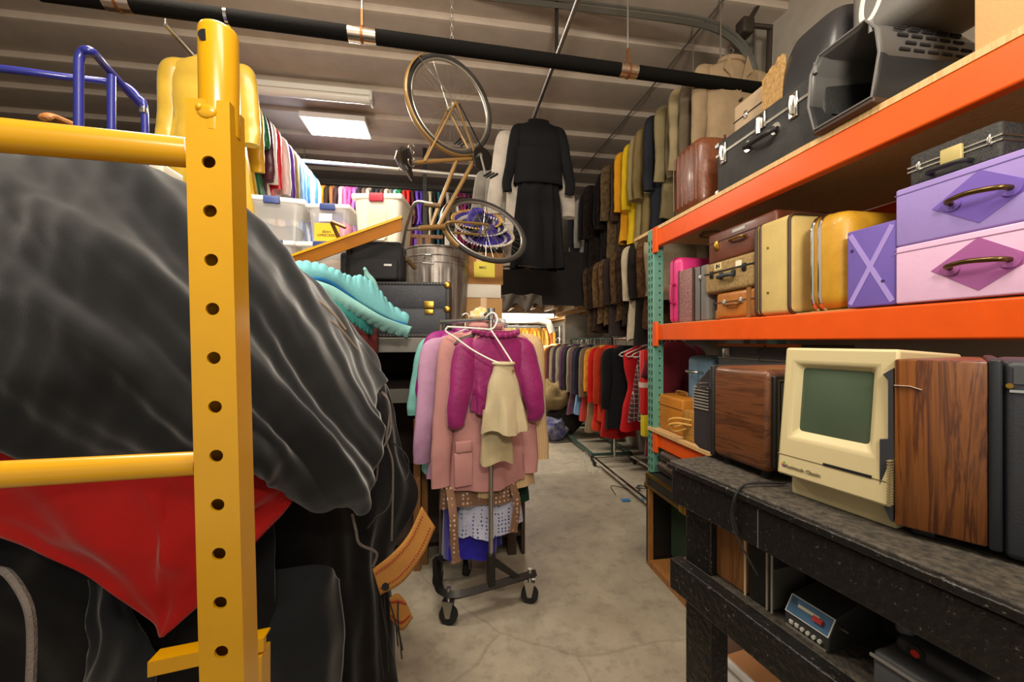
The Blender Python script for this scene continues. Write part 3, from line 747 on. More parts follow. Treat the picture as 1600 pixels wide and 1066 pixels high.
# six-striped fruit badge
cols = ['#4f9b45', '#d9b02c', '#d9772c', '#c23a3a', '#84459a', '#3a7fc0']
for k, c_ in enumerate(cols):
    w_ = [.0026, .0042, .0046, .0046, .0042, .0030][k]
    obj('badge_stripe', M().box((.0155-w_, yf(.066)-.0012, .0705-.0016*k), (.0155+w_*(.72 if k in (1,2) else 1), yf(.066), .072-.0016*k)), mat(c_, rough=.5), t)
obj('badge_stripe', M().cbox((.0165, yf(.066)-.0008, .0735), (.0022, .0008, .0022), Matrix.Rotation(.6, 3, 'Y')), mat(cols[0], rough=.5), t)
m = M()
for k in range(17): m.box((W-.0035, yf(.06)-.004+0, .05+.0048*k), (W+.0008, yf(.06)+.03, .0522+.0048*k))
obj('vent_slats', m, mat('#8c7d55', rough=.6), t)
obj('side_guard', M().box((W+.001, .006, .02), (W+.006, .10, z1-.03)), mat('#34363b', rough=.5), t)
# ---- walnut television, screen turned away
nb, fb = at(1193, 737, .965), at(1112, 706, 1.13)
u_ = V(nb.x-fb.x, nb.y-fb.y, 0); ln = u_.length; a_ = math.atan2(u_.y, u_.x)
WAL = mat('#6d4022', rough=.45, kind='wood', hex2='#43240f', scale=2.2, coat=.15, rot=(0, 1, 0))
t = thing('walnut_television', 'walnut-cased portable television with ribbed dark back beside the computer', 'television', (fb.x, fb.y, TT), a_)
# local +x = towards its screen, +y = away from the aisle
ln += .01; hT = .27; wT = .30
obj('cabinet', M().rbox((0, 0, .018), (ln, wT, .018+hT-.018), .018, 4), WAL, t)
obj('bezel', M().rbox((ln-.004, .012, .03), (ln+.010, wT-.012, hT-.012), .008, 3), mat('#1c1b1a', rough=.35), t)
obj('screen', M().rbox((ln+.004, .03, .05), (ln+.014, wT-.09, hT-.03), .005, 3), mat('#3c4440', rough=.15, coat=.5), t)
obj('bezel_trim', M().tube([(ln+.011, .022, .045), (ln+.011, .022, hT-.025), (ln+.011, wT-.08, hT-.025)], .003, 6), mat('#57534c', rough=.4, metal=.6), t)
bk_ = M().prism([(0, .018), (0, hT-.004), (-.025, hT-.012), (-.075, hT-.06), (-.085, hT-.09), (-.085, .03), (-.06, .018)], (0, .008, 0), (1,0,0), (0,0,1), (0, wT-.02, 0))
bo = obj('back_shell', bk_, mat('#2a2629', rough=.55, bump=.1, bs=150), t, bevel=.004, fixn=True)
m = M()
for k in range(8):
    z = hT-.07-.009*k; m.box((-.082+.0035*k*(-.2), .0055, z), (-.02, .0085, z+.0035))
obj('vent_ribs', m, mat('#8d877c', rough=.5), bo)
obj('frame_band', M().rbox((-.006, -.003, .014), (.008, wT+.003, hT+.003), .006), BLK, t)
for x in (.03, ln-.03):
    for y in (.03, wT-.03): obj('foot', M().cyl((x, y, 0), (x, y, .02), .012, 10), RUB, t)
obj('tuning_knob', M().cyl((-.03, -.02, .205), (-.03, .01, .205), .006, 10).cyl((-.03, -.02, .215), (-.03, .01, .215), .005, 10), STEEL, t)
# ---- right hand television in orange walnut
pl, pr = at(1397, 822, .70), at(1545, 862, .62)
u_ = V(pr.x-pl.x, pr.y-pl.y, 0); ln = u_.length; a_ = math.atan2(u_.y, u_.x)
t = thing('orange_walnut_television', 'orange-brown walnut television at the right edge of the picture', 'television', (pl.x, pl.y, TT), a_)
WA2 = mat('#834c1b', rough=.4, kind='wood', hex2='#4a240b', scale=2.3, coat=.25)
obj('cabinet', M().rbox((0, 0, .016), (ln, .26, .308), .004, 2), WA2, t)
obj('rear_shell', M().prism([(-.001,.292),(-.015,.280),(-.008,.270),(-.008,.165),(-.019,.162),(-.019,.06),(-.006,.022),(-.001,.018)], (0, .002, 0), (1,0,0), (0,0,1), (0,.2,0)), mat('#2e3036', rough=.5), t, fixn=True)
obj('bezel', M().rbox((ln, -.004, .014), (ln+.014, .262, .312), .004, 3), mat('#23262b', rough=.4), t)
fr = obj('front', M().rbox((ln+.014, -.002, .006), (ln+.16, .25, .31), .012, 3), mat('#34373d', rough=.45, bump=.1, bs=300), t)
obj('chrome_trim', M().box((ln+.02, -.004, .262), (ln+.16, .0, .266)), CHROME, fr)
obj('screw', M().cyl((ln+.02, -.006, .272), (ln+.02, .0, .272), .004, 10), BRASS, fr)
obj('speaker_recess', M().box((ln+.024, -.0035, .275), (ln+.155, -.001, .3)), mat('#4a4d52', rough=.5), fr)
for x in (.02, ln+.1): obj('foot', M().rbox((x, .02, 0), (x+.03, .22, .018), .004), BLK, t)
obj('scuff', M().tube([(.0, -.0012, .262), (.02, -.0012, .262), (.034, -.0012, .257)], .003, 6, flat=.2), mat('#c9b6a0', rough=.6), t)
# ---- on the workbench's lower shelf
def shelf_case(name, label, cat, x, y, ln, dp, h, mt, rad=.006):
    P = on_table(x, y, TS-.003)
    t = thing(name, label, cat, tuple(P), ang); obj('body', M().rbox((0, 0, 0), (ln, dp, h), rad, 3), mt, t); return t
def tx(px, py, drop):     # local x on the bench for a point seen at px, py, drop below the camera
    d = drop*F/(py-533); P = at(px, py, d); P.z = 0; return TM.inverted() @ P
q0, q1, q2 = tx(1122, 897, .616), tx(1165, 931, .616), tx(1207, 961, .616)
t = shelf_case('wooden_speaker', 'small wooden speaker cabinet at the far end of the bench shelf', 'speaker', q0.x, .06, q1.x-q0.x, .24, .155, wood('#8a5c30', '#6a4220', 2.2))
obj('front_edge', M().box((q1.x-q0.x-.004, -.002, 0), (q1.x-q0.x+.001, .0, .155)), mat('#c9b48c', rough=.6), t)
t = shelf_case('black_speaker', 'black box with silver edge strips next to the wooden speaker', 'speaker', q1.x+.006, .06, q2.x-q1.x-.008, .22, .158, BLK)
for dx in (0, .012): obj('edge_strip', M().box((q2.x-q1.x-.022+dx, -.003, .002), (q2.x-q1.x-.018+dx, .0, .157)), mat('#bdb6a6', rough=.4, metal=.5), t)
obj('side_panel', M().box((q2.x-q1.x-.008, .004, .01), (q2.x-q1.x-.006, .1, .1)), mat('#77736a', rough=.3, metal=.6), t)
# small console with blue panel
q0, q1 = tx(1226, 974, .616), tx(1296, 1022, .616)
lnn = q1.x-q0.x
P = on_table(q0.x, q0.y-.0, TS-.003)
t = thing('radio_console', 'small black console with blue sloping panel and red slider', 'radio', tuple(P), ang)
sec = [(0, 0), (.0, .03), (.022, .062), (.09, .075), (.15, .075), (.15, 0)]
obj('body', M().prism(sec, (0, 0, 0), (0,1,0), (0,0,1), (lnn, 0, 0)), mat('#3a3a38', rough=.5, bump=.1, bs=200), t, bevel=.003, fixn=True)
dn = V(0, .022, .032).normalized(); nn = V(0, -dn.z, dn.y)
pan = lambda x, s_, o=.001: V(x, 0, .03) + dn*s_ + nn*o
def slab(name, x0, x1, s0, s1, o, mt, th=.0012):
    return obj(name, M().prism([(x0, s0), (x1, s0), (x1, s1), (x0, s1)], V(0,0,.03)+nn*(o-th), (1,0,0), dn, nn*th), mt, t, fixn=True)
slab('white_border', .001, lnn-.001, .0, .0385, .0008, WHT); slab('blue_panel', .003, lnn-.003, .0018, .0368, .0014, mat('#3d6c92', rough=.4))
slab('scale_strip', .022, lnn-.025, .02, .026, .003, mat('#d8cfae', rough=.4)); slab('slider', lnn-.034, lnn-.016, .013, .023, .008, mat('#c4211c', rough=.35), .006)
slab('corner_square', .006, .018, .022, .034, .002, mat('#254a6c', rough=.4))
for k in range(6):
    x = .012+k*(lnn-.02)/6
    obj('button', M().rbox((x, -.004, .010), (x+.008, .001, .018), .001, 2) if k < 2 else M().cyl((x+.004, .001, .014), (x+.004, -.005, .014), .0038, 10), mat('#d8d4c8', rough=.4), t)
obj('side_pin', M().cyl((lnn, .03, .045), (lnn+.016, .03, .045), .002, 6), STEEL, t)
obj('grip_strip', M().box((.004, -.003, .0), (lnn-.004, .0, .004)), mat('#7b776c', rough=.6), t)
P = on_table(q0.x+.012, q0.y+.155, TS-.003)
t = thing('tape_player', 'dark tape player with silver lid edge behind the blue-panelled console', 'player', tuple(P), ang)
obj('body', M().rbox((-.012, 0, 0), (.15, .20, .085), .012, 3), mat('#2b2a27', rough=.5), t)
obj('lid', M().rbox((-.006, .004, .078), (.145, .19, .112), .016, 3), mat('#33302b', rough=.4), t)
obj('lid_edge', M().tube([(-.004, .002, .084), (.14, .002, .084), (.148, .02, .08)], .004, 8), STEEL, t)
# grey projector-like unit with red button
q0, q1 = tx(1345, 1050, .60), tx(1450, 1110, .62)
P = on_table(q0.x+.015, .05, TS-.003)
t = thing('film_projector', 'grey moulded machine with red button at the near end of the bench shelf', 'projector', tuple(P), ang)
GM = mat('#55575a', rough=.5, bump=.1, bs=200)
obj('body', M().rbox((0, 0, 0), (.13, .16, .07), .010, 3), GM, t)
obj('upper_housing', M().rbox((.012, .035, .066), (.125, .15, .098), .014, 3), mat('#3b3d40', rough=.45), t)
obj('edge_band', M().tube([(.0, -.002, .06), (.128, -.002, .06), (.133, .02, .06)], .0035, 8), mat('#a3a19c', rough=.35, metal=.5), t)
obj('turret', M().rbox((.004, .05, .09), (.03, .09, .118), .01, 3), GM, t)
obj('button_ring', M().tube([(.045, .033, .085), (.045, .0365, .085)], .0125, 18), BLK, t)
obj('red_button', M().tube([(.045, .031, .085), (.045, .034, .085)], .006, 14), mat('#c8281c', rough=.4), t)
obj('knob', M().cyl((.112, -.004, .03), (.112, .004, .03), .008, 12), BLK, t)
# ---- under the bench
t = thing('white_tote', 'white plastic tub on the floor under the bench', 'tub', tuple(at(1185, 1060, 1.22)*V(1,0,0).x if False else (at(1262, 1060, 1.13).x, at(1262, 1060, 1.13).y, 0)), ang)
def tote(u, v):
    a = 2*PI*u; k = .20+.03*v; d_ = .13+.03*v
    return V(k*math.copysign(abs(math.cos(a))**.35, math.cos(a)), d_*math.copysign(abs(math.sin(a))**.35, math.sin(a)), .50*v)
m = M().grid(tote, 44, 6, True); m.f.append(tuple(range(43, -1, -1)))
WP = mat('#e4dfd8', rough=.35)
obj('tub', m, WP, t, solid=.004); obj('rim', M().tube([tote(k/44, 1) for k in range(44)], .012, 8, closed=True), WP, t)
obj('contents', M().rbox((-.19, -.12, .03), (.19, .12, .47), .02), mat('#a8774a', rough=.9), t, label='brown card lying in the tub')
P = at(1150, 1000, 1.9)
carton('low pale green box on the floor behind the bench leg', (P.x-.05, P.y-.1, 0), (P.x+.35, P.y+.3, .42), hexm=mat('#8c947c', rough=.8, var=.05), tape=True)
# ---------------------------------------------------------------- yellow scaffold frame in the foreground
YEL = paint('#dba200', rough=.28, coat=.4, var=.04)
c0, c1 = at(323.5, 155, .411), at(351, 1230, .411)
t = thing('scaffold_frame', 'yellow steel scaffold frame with a perforated post in the left foreground', 'scaffold', (c1.x, c1.y, 0))
zax = (c0 - c1).normalized()
ca = math.radians(9.07 + 0); fwd = V(ST, CT, 0); rgt = V(CT, -ST, 0)
a11 = math.radians(11.3)
ux = rgt*math.cos(a11) + fwd*math.sin(a11); ux = (ux - zax*ux.dot(zax)).normalized()
uy = zax.cross(ux)                                   # away from the camera
W_, D_ = .0412, .034
# perforated front plate: each cell has a real round hole
m = M(); pitch = .0508; L_ = (c0-c1).length
def plate_cell(zc_, hgt, hole):
    n = 24; k = len(m.v)
    cn = [round(q_/(2*PI)*n) % n for q_ in (math.atan2(hgt, W_), PI-math.atan2(hgt, W_), PI+math.atan2(hgt, W_), -math.atan2(hgt, W_))]
    for i in range(n):
        a = 2*PI*i/n; x, z = math.cos(a), math.sin(a); q = max(abs(x)/(W_/2), abs(z)/(hgt/2))
        if i in cn: x, z, q = math.copysign(W_/2, x), math.copysign(hgt/2, z), 1
        m.v.append(c1 + ux*(x/q) + zax*(zc_+z/q))
    for i in range(n):
        a = 2*PI*i/n; m.v.append(c1 + ux*(.0064*math.cos(a)) + zax*(zc_+.0064*math.sin(a)))
    for i in range(n):
        a = 2*PI*i/n; m.v.append(c1 + ux*(.0064*math.cos(a)) + zax*(zc_+.0064*math.sin(a)) + uy*.003)
    for i in range(n):
        j = (i+1) % n
        m.f.append((k+i, k+j, k+n+j, k+n+i)); m.f.append((k+n+i, k+n+j, k+2*n+j, k+2*n+i))
# first visible hole at y=253 px; the bolt at the top
zh = (at(323.5, 155, .411).z - at(323.5, 253, .411).z)/zax.z
zc_ = L_ - zh; top = L_
plate_top = zc_ + pitch/2
k = len(m.v); m.v += [c1+ux*(-W_/2)+zax*plate_top, c1+ux*(W_/2)+zax*plate_top, c1+ux*(W_/2)+zax*top, c1-ux*(W_/2)+zax*top]; m.f.append((k, k+1, k+2, k+3))
while zc_ > 0.03: plate_cell(zc_, pitch, True); zc_ -= pitch
zb = zc_ + pitch/2
P = lambda x, y, z: c1 + ux*x + uy*y + zax*z
k = len(m.v)
m.v += [P(-W_/2,0,zb), P(W_/2,0,zb), P(W_/2,D_,zb), P(-W_/2,D_,zb), P(-W_/2,0,top), P(W_/2,0,top), P(W_/2,D_,top), P(-W_/2,D_,top)]
m.f += [(k+1,k+2,k+6,k+5), (k+2,k+3,k+7,k+6), (k+3,k,k+4,k+7), (k+4,k+5,k+6,k+7)]
post = obj('post', m, YEL, t, world=True, ang=30)
pb = c1.z + zax.z*zb
obj('post_foot', M().cbox(P(0, D_/2, zb/2 - (c1.z/zax.z)/2) if False else (c1.x+.0, c1.y+.017, pb/2), (.042, .036, pb)), YEL, post, world=True) if pb > .01 else None
tc_ = P(.003, .018, top-.03); tt = P(.001, .018, 0) ; te = at(327, 22, .411)+uy*.018
rr = .0185; d = (te-tc_)
prof = [(0, rr), (.93, rr), (.965, rr*.93), (.985, rr*.75), (1, rr*.35)]
obj('top_tube', M().tube([tc_+d*f for f, r in prof], [r for f, r in prof], 28), YEL, t, world=True)
gq = at(583, 610, 1.49)
hp = at(320, 55, .411); hp = hp + uy*.0006
obj('tube_hole', M().tube([hp-uy*.0015, hp+uy*.003], .0062, 20), HOLE, t, world=True)
bp = at(323, 174, .411); obj('weld_bolt', M().sphere(bp, .0095, 10, (1, .35, .8)).sphere(bp+V(-.006,-.001,.003), .004, 8), YEL, t, world=True)
pa, pbb = at(-420, 172, .30), at(294, 239, .427)
obj('rail', M().tube([pa, pbb], .0152, 24), YEL, t, world=True)
pa, pbb = at(-420, 766, .32), at(308, 724, .435)
obj('rail', M().tube([pa, pbb], .0128, 24), YEL, t, world=True)
for px, py in ((293, 240), (306, 724)): pass
pa, pbb = at(238, 1042, .72), at(416, 1004, .82)
dv = (pbb-pa).normalized(); 
obj('platform_ledger', M().prism([(-.012, .008), (.0, .008), (.0, .035), (-.012, .035)], pa-V(0,0,.018), V(0,1,0), V(0,0,1), pbb-pa).prism([(0, .031), (.02, .031), (.02, .035), (0, .035)], pa-V(0,0,.018), V(0,1,0), V(0,0,1), pbb-pa), YEL, t, world=True, fixn=True)
lg = at(406, 1000, .82)
obj('post', M().box((lg.x-.022, lg.y-.02, 0), (lg.x+.012, lg.y+.02, lg.z-.02)), YEL, t, world=True)
# ---------------------------------------------------------------- the heap of stage drapes
def grid_of(rows): return spline2([[at(*p) for p in r] for r in rows])
def drape(name, label, f, nu, nv, mt, folds, thick=.006, seed=1, cat='drape', sub=0, group='stage drapes heaped on the scaffold'):
    """cloth surface f(u,v) with creases; folds = list of (a, b, amplitude, sharpness): crease lines where a*u+b*v is an integer"""
    P = [[f(i/nu, j/nv) for i in range(nu+1)] for j in range(nv+1)]
    m = M(); off = Vector((seed*7.3, seed*3.1, seed*1.7))
    for j in range(nv+1):
        for i in range(nu+1):
            p = P[j][i]
            du = P[j][min(i+1, nu)] - P[j][max(i-1, 0)]; dv = P[min(j+1, nv)][i] - P[max(j-1, 0)][i]
            n = du.cross(dv)
            n = n.normalized() if n.length > 1e-9 else V(0,-1,0)
            if n.dot(p - V(0,0,HC)) > 0: n = -n
            u, v = i/nu, j/nv; h = 0
            wq = noise.noise(Vector((u*1.6, v*1.6, 0))+off)*.8
            for (a, b, am, sh) in folds:
                x = a*u + b*v + wq + .12*noise.noise(Vector((u*4, v*4, 4))+off)
                fr = x - math.floor(x); tri = 1-abs(2*fr-1)
                env = .45 + .55*max(0, min(1, .5+1.4*noise.noise(Vector((u*2.6+9, v*2.6, a))+off)))
                tri = tri*tri*(3-2*tri); h += am*env*(tri**sh)
            h += .012*noise.noise(p*4.5+off) + .003*noise.noise(p*13+off)
            m.v.append(p + n*h)
    w = nu+1
    for j in range(nv):
        for i in range(nu): m.f.append((j*w+i, (j+1)*w+i, (j+1)*w+i+1, j*w+i+1))
    o = one(name, m, mt, label, cat, group, solid=thick, ang=80, off=0)
    return o
VELV = mat('#1d1e1f', rough=1, sheen=.38, bump=.12, bs=320, var=.25, vs=2.2, spec=.06)
GREY = mat('#1d2023', rough=.9, sheen=.3, bump=.12, bs=320, var=.2, vs=6, spec=.2)
BLKC = mat('#101011', rough=.9, sheen=.18, bump=.12, bs=320, var=.25, vs=5, spec=.2)
REDV = mat('#a5120e', rough=.85, sheen=.25, bump=.12, bs=320, var=.15, vs=5, spec=.25)
rows = [
 [(-150,420,1.5),(0,420,1.55),(100,430,1.6),(200,440,1.65),(300,470,1.7),(385,500,1.75),(455,540,1.8),(520,590,1.8),(572,650,1.75)],
 [(-150,260,1.28),(0,280,1.32),(100,285,1.36),(200,300,1.4),(295,325,1.45),(380,372,1.52),(455,440,1.6),(525,520,1.62),(580,610,1.6)],
 [(-150,212,1.1),(0,238,1.12),(100,240,1.16),(200,262,1.2),(290,297,1.25),(380,348,1.32),(455,418,1.42),(530,505,1.48),(585,610,1.45)],
 [(-150,330,.90),(0,335,.92),(100,345,.95),(200,365,.97),(300,410,1.0),(385,450,1.06),(455,505,1.15),(525,575,1.22),(583,645,1.28)],
 [(-150,450,.77),(0,450,.79),(100,460,.80),(200,480,.82),(300,520,.86),(390,560,.92),(455,600,1.0),(525,645,1.1),(588,690,1.22)],
 [(-150,570,.71),(0,570,.72),(100,580,.73),(200,590,.75),(300,625,.78),(390,650,.84),(455,685,.91),(520,715,1.02),(578,735,1.17)],
 [(-150,668,.74),(0,672,.76),(100,678,.77),(200,690,.78),(300,702,.8),(390,706,.85),(452,722,.92),(515,783,1.02),(556,778,1.14)],
 [(-150,690,.84),(0,690,.86),(100,690,.87),(200,700,.88),(300,712,.9),(390,700,.97),(452,715,1.04),(510,776,1.10),(548,770,1.2)],
]
fa = grid_of(rows)
drape('velvet_drape', 'huge charcoal velvet drape heaped behind the yellow scaffold', fa, 150, 120, VELV, [(-2.6, 4.4, .034, 2.2), (-1.4, 3.2, .026, 1.2), (-5.5, 7.5, .014, 2.0), (-9, 12, .008, 1.3), (14, 5, .004, 1.2)], .008, 1)
rows = [
 [(-150,640,.86),(0,650,.88),(100,655,.89),(180,662,.895),(240,670,.905),(262,674,.91),(284,677,.915),(340,688,.94),(390,690,.98),(450,705,1.04),(474,735,1.06)],
 [(-150,700,.80),(0,705,.82),(100,715,.83),(180,728,.838),(240,745,.845),(262,750,.85),(284,750,.857),(340,748,.88),(390,745,.92),(440,742,.98),(470,748,1.03)],
 [(-150,770,.79),(0,775,.81),(95,800,.82),(172,828,.828),(242,862,.837),(262,872,.84),(282,868,.845),(335,838,.875),(378,812,.91),(428,786,.97),(470,758,1.02)],
 [(-150,822,.80),(0,830,.82),(90,866,.83),(168,904,.84),(242,964,.848),(262,985,.85),(281,968,.853),(330,924,.88),(384,864,.92),(432,812,.97),(468,768,1.01)],
]
drape('red_drape', 'bright red velvet drape hanging to a point beneath the charcoal drape', grid_of(rows), 110, 60, REDV, [(1.2, 3.0, .016, 1.6), (-2.5, 3.0, .012, 2.2), (5, 3, .006, 1.5)], .006, 2)
g = lambda px, d: (px, 533 + HC*F/d - 3, d)
rows = [
 [(-150,760,.98),(0,770,1.0),(120,800,1.0),(240,850,1.02),(330,860,1.04),(430,800,1.06)],
 [(-150,880,.90),(0,890,.92),(120,910,.92),(240,950,.95),(330,950,.98),(430,900,1.04)],
 [(-150,1060,.88),(0,1060,.9),(120,1060,.9),(240,1080,.93),(330,1080,.97),(430,1060,1.04)],
 [g(-150,.92), g(0,.94), g(120,.94), g(240,.96), g(330,1.0), g(430,1.06)],
]
drape('black_drape', 'black drape hanging to the floor below the red drape', grid_of(rows), 80, 60, BLKC, [(4, 1.0, .02, 1.4), (-2, 2, .012, 2)], .008, 3)
rows = [[(146,905,.90),(160,893,.90),(176,905,.90)], [(148,960,.88),(176,950,.87),(212,972,.88)], [(150,1010,.87),(190,1010,.85),(246,1030,.87)], [(120,1090,.88),(170,1095,.86),(240,1100,.88)]]
drape('grey_drape', 'grey fold of drape poking out left of the yellow post below the red point', grid_of(rows), 30, 40, GREY, [(2.5, 1.0, .012, 1.5)], .006, 4)
rows = [
 [(360,395,1.9),(440,425,1.95),(500,485,2.0),(555,545,2.0),(590,600,1.95)],
 [(360,372,1.68),(440,416,1.72),(510,472,1.76),(562,530,1.8),(601,603,1.75)],
 [(380,480,1.42),(470,520,1.5),(540,560,1.55),(585,610,1.6),(612,650,1.65)],
 [(390,620,1.25),(480,640,1.32),(545,660,1.42),(590,690,1.5),(628,715,1.6)],
 [(390,740,1.15),(480,750,1.22),(545,760,1.34),(600,765,1.46),(650,775,1.6)],
 [(390,850,1.12),(480,850,1.2),(540,860,1.32),(580,862,1.44),(612,860,1.56)],
 [(390,960,1.12),(480,960,1.2),(540,960,1.32),(585,965,1.44),(614,968,1.54)],
 [(390,1100,1.13),(480,1100,1.22),(540,1100,1.34),(585,1100,1.46),(622,1090,1.55)],
 [g(390,1.18), g(480,1.26), g(540,1.36), g(585,1.46), g(622,1.56)],
]
drape('black_drape', 'black drape with tie cords along its edge on the aisle side of the heap', grid_of(rows), 90, 130, BLKC, [(3.0, 2.5, .02, 1.8), (4.5, -.8, .016, 1.5)], .008, 5)
rows = [[(385,905,1.10),(440,890,1.08),(500,884,1.10),(530,905,1.16)], [(385,960,1.04),(440,950,1.02),(500,950,1.05),(534,975,1.13)], [(380,1080,1.03),(440,1075,1.0),(500,1075,1.04),(528,1090,1.12)], [g(380,1.06), g(440,1.04), g(500,1.07), g(528,1.14)]]
drape('grey_drape', 'slate grey drape fold low down right of the yellow post', grid_of(rows), 40, 60, GREY, [(2.5, .6, .012, 1.6)], .006, 6)
# a second, browner layer lying over the top right of the heap with frayed edge
rows = [[(420,455,1.40),(470,445,1.5),(520,490,1.58),(560,545,1.6)], [(415,500,1.30),(465,500,1.38),(515,545,1.45),(575,610,1.5)], [(430,560,1.24),(480,570,1.3),(530,605,1.36),(590,665,1.45)]]
drape('black_drape', 'small black drape layer with frayed hem over the right shoulder of the heap', grid_of(rows), 40, 40, GREY, [(2.0, 2.5, .02, 1.8)], .006, 7)
# frayed edge strings and cords
COR = mat('#6d635c', rough=.95, bump=.5, bs=200); CORD = mat('#2b2725', rough=.95, bump=.4, bs=200)
def cord(pts, label, r=.004, mt=COR):
    return one('tie_cord', M().tube(crom([at(*p) for p in pts], 7), r, 6), mt, label, 'cord', 'cords on the drapes')
cord([(432,452,1.30),(455,455,1.30),(480,460,1.32),(505,475,1.34),(525,495,1.36),(540,515,1.38)], 'frayed light cord along the hem at the top of the heap', .004, mat('#8a7a68', rough=.95))
cord([(425,462,1.26),(450,468,1.27),(475,472,1.28),(500,490,1.30),(530,512,1.33),(560,548,1.38)], 'lower frayed cord along hem at the top of the heap', .0035, mat('#7d6d5c', rough=.95))
cord([(583,610,1.50),(592,611,1.48),(603,618,1.47),(609,640,1.46),(607,665,1.45),(604,690,1.45),(613,720,1.46),(614,760,1.47),(612,845,1.48)], 'longest tie cord hanging from the eyelet on the heap')
cord([(596,613,1.47),(608,630,1.45),(610,675,1.44),(593,712,1.42),(588,750,1.42),(579,765,1.40)], 'tie cord looping left below the eyelet', .0035)
cord([(612,690,1.47),(635,712,1.5),(639,735,1.52),(634,752,1.5)], 'short dark cord loop right of the eyelet cords', .003, CORD)
cord([(550,803,1.22),(556,828,1.22),(562,850,1.22),(588,864,1.27),(583,885,1.28)], 'cord curling beside the canvas webbing', .0045)
cord([(574,826,1.25),(588,808,1.3),(598,802,1.32),(608,790,1.36),(612,772,1.4)], 'dark cord looping above the canvas webbing', .003, CORD)
for k, (x0, y0, x1, y1, d) in enumerate(((594,930,607,1050,1.36),(600,930,615,1035,1.38),(607,935,622,1010,1.4),(589,925,600,1062,1.34),(614,960,628,1030,1.42),(622,940,629,1016,1.44))):
    cord([(x0,y0,d),((x0+x1)/2+3*(-1)**k,(y0+y1)/2,d-.01),(x1,y1,d)], 'dark fringe cord below the canvas webbing, number of six alike' if False else 'thin dark fringe cord hanging below the canvas webbing', .0025, CORD)
cord([(-4,890,.84),(12,896,.82),(32,922,.80),(46,955,.79),(50,1000,.79),(48,1070,.79)], 'thick grey cord arching down at the left edge of the picture', .0075, mat('#8d8580', rough=.95, bump=.6, bs=150))
# canvas webbing bands with red stitching
def band(name, label, L, R, d, th):
    t = thing(name, label, 'webbing', at(L[0][0], L[0][1], d[0]), 0, None)
    n = 30
    lc = crom([at(x, y, dd) for (x, y), dd in zip(L, d)], 10); rc_ = crom([at(x, y, dd+.03) for (x, y), dd in zip(R, d)], 10)
    m = M()
    for j in range(len(lc)):
        for k in range(9): m.v.append(lc[j].lerp(rc_[j], k/8))
    for j in range(len(lc)-1):
        for k in range(8): m.f.append((j*9+k, j*9+k+1, (j+1)*9+k+1, (j+1)*9+k))
    obj('strap', m, mat('#b8803a', rough=.9, bump=.4, bs=300, var=.15), t, world=True, solid=.004, off=0)
    for f in (.18, .82):
        s_ = M()
        for j in range(1, len(lc)-2):
            a = lc[j].lerp(rc_[j], f); b_ = lc[j].lerp(rc_[j], f+.07 if f < .5 else f-.07)
            nrm = (at(0,0,0) - a).normalized()*.004
            s_.tube([a+nrm, b_+nrm], .0022, 5)
        obj('red_stitching', s_, mat('#a1402a', rough=.9), t, world=True)
    return t
bt = band('canvas_webbing', 'tan canvas webbing band with red stitching curling from the edge of the black drape', [(582,890),(612,866),(638,836),(659,792)], [(594,930),(630,908),(660,868),(680,824)], [1.30,1.36,1.42,1.46], 1)
gp = at(602, 918, 1.30)
obj('grommet', M().tube([gp, gp+V(.0,.006,0)], .012, 16), BLK, bt, world=True)
band('canvas_webbing', 'short loop of tan webbing dangling beneath the longer canvas band', [(608,935),(622,928),(634,940)], [(610,968),(628,985),(645,965)], [1.42,1.44,1.47], 1)
# ---------------------------------------------------------------- behind the heap: blue handrail, wooden chair
BLU = paint('#2a2f86', rough=.3, coat=.4)
t = thing('blue_handrail', 'blue tubular handrail of rolling steps behind the heap', 'handrail', (at(122, 130, 1.5).x, at(122, 130, 1.5).y, 0))
d1, d2 = 1.55, 1.75
P1 = [at(123, 330, d1), at(123, 110, d1), at(124, 92, d1), at(130, 80, d1), at(140, 79, d1), at(150, 86, d1+.03), at(172, 112, d1+.12), at(222, 168, d1+.30)]
obj('front_rail', M().tube(crom(P1[:2], 2)+crom(P1[1:], 5)[1:], .0155, 12), BLU, t, world=True)
obj('rear_rail', M().tube(crom([at(-200, 88, d1), at(0, 107, d1+.1), at(100, 120, d1+.2), at(170, 128, d1+.3), at(198, 135, d1+.3), at(216, 152, d1+.3), at(226, 178, d1+.3), at(226, 330, d1+.3)], 5), .0145, 12), BLU, t, world=True)
obj('rail_post', M().tube([at(174, 118, d1+.12), at(174, 330, d1+.12)], .0145, 12), BLU, t, world=True)
for px, dd in ((123, d1), (174, d1+.12), (226, d1+.3)):
    P_ = at(px, 330, dd); obj('rail_post', M().tube([P_, (P_.x, P_.y, 0)], .0145, 12), BLU, t, world=True)
obj('end_clip', M().rbox(tuple(at(224, 172, d1+.29)-V(.012,.012,.015)), tuple(at(224, 172, d1+.29)+V(.012,.012,.015)), .004), STEEL, t, world=True)
CW = wood('#b0743c', '#8a5526', 2)
base = at(120, 250, 1.95)
t = thing('wooden_chair', 'wooden chair back leaning behind the heap under the blue rail', 'chair', (base.x, base.y, 1.46))
obj('top_rail', M().tube(crom([at(68, 186, 1.85), at(80, 182, 1.88), at(115, 196, 1.95), at(160, 215, 2.05), at(190, 228, 2.1)], 5), [.02]+[.032]*19+[.025], 10, flat=.5), CW, t, world=True)
for px in (98, 110, 140, 158):
    obj('back_slat', M().tube([at(px, 205, 1.96), at(px+6, 330, 1.98)], .016, 8, flat=.4), CW, t, world=True)
obj('seat', M().rbox((base.x-.25, base.y+.0, 1.62), (base.x+.2, base.y+.4, 1.66), .015), CW, t, world=True)
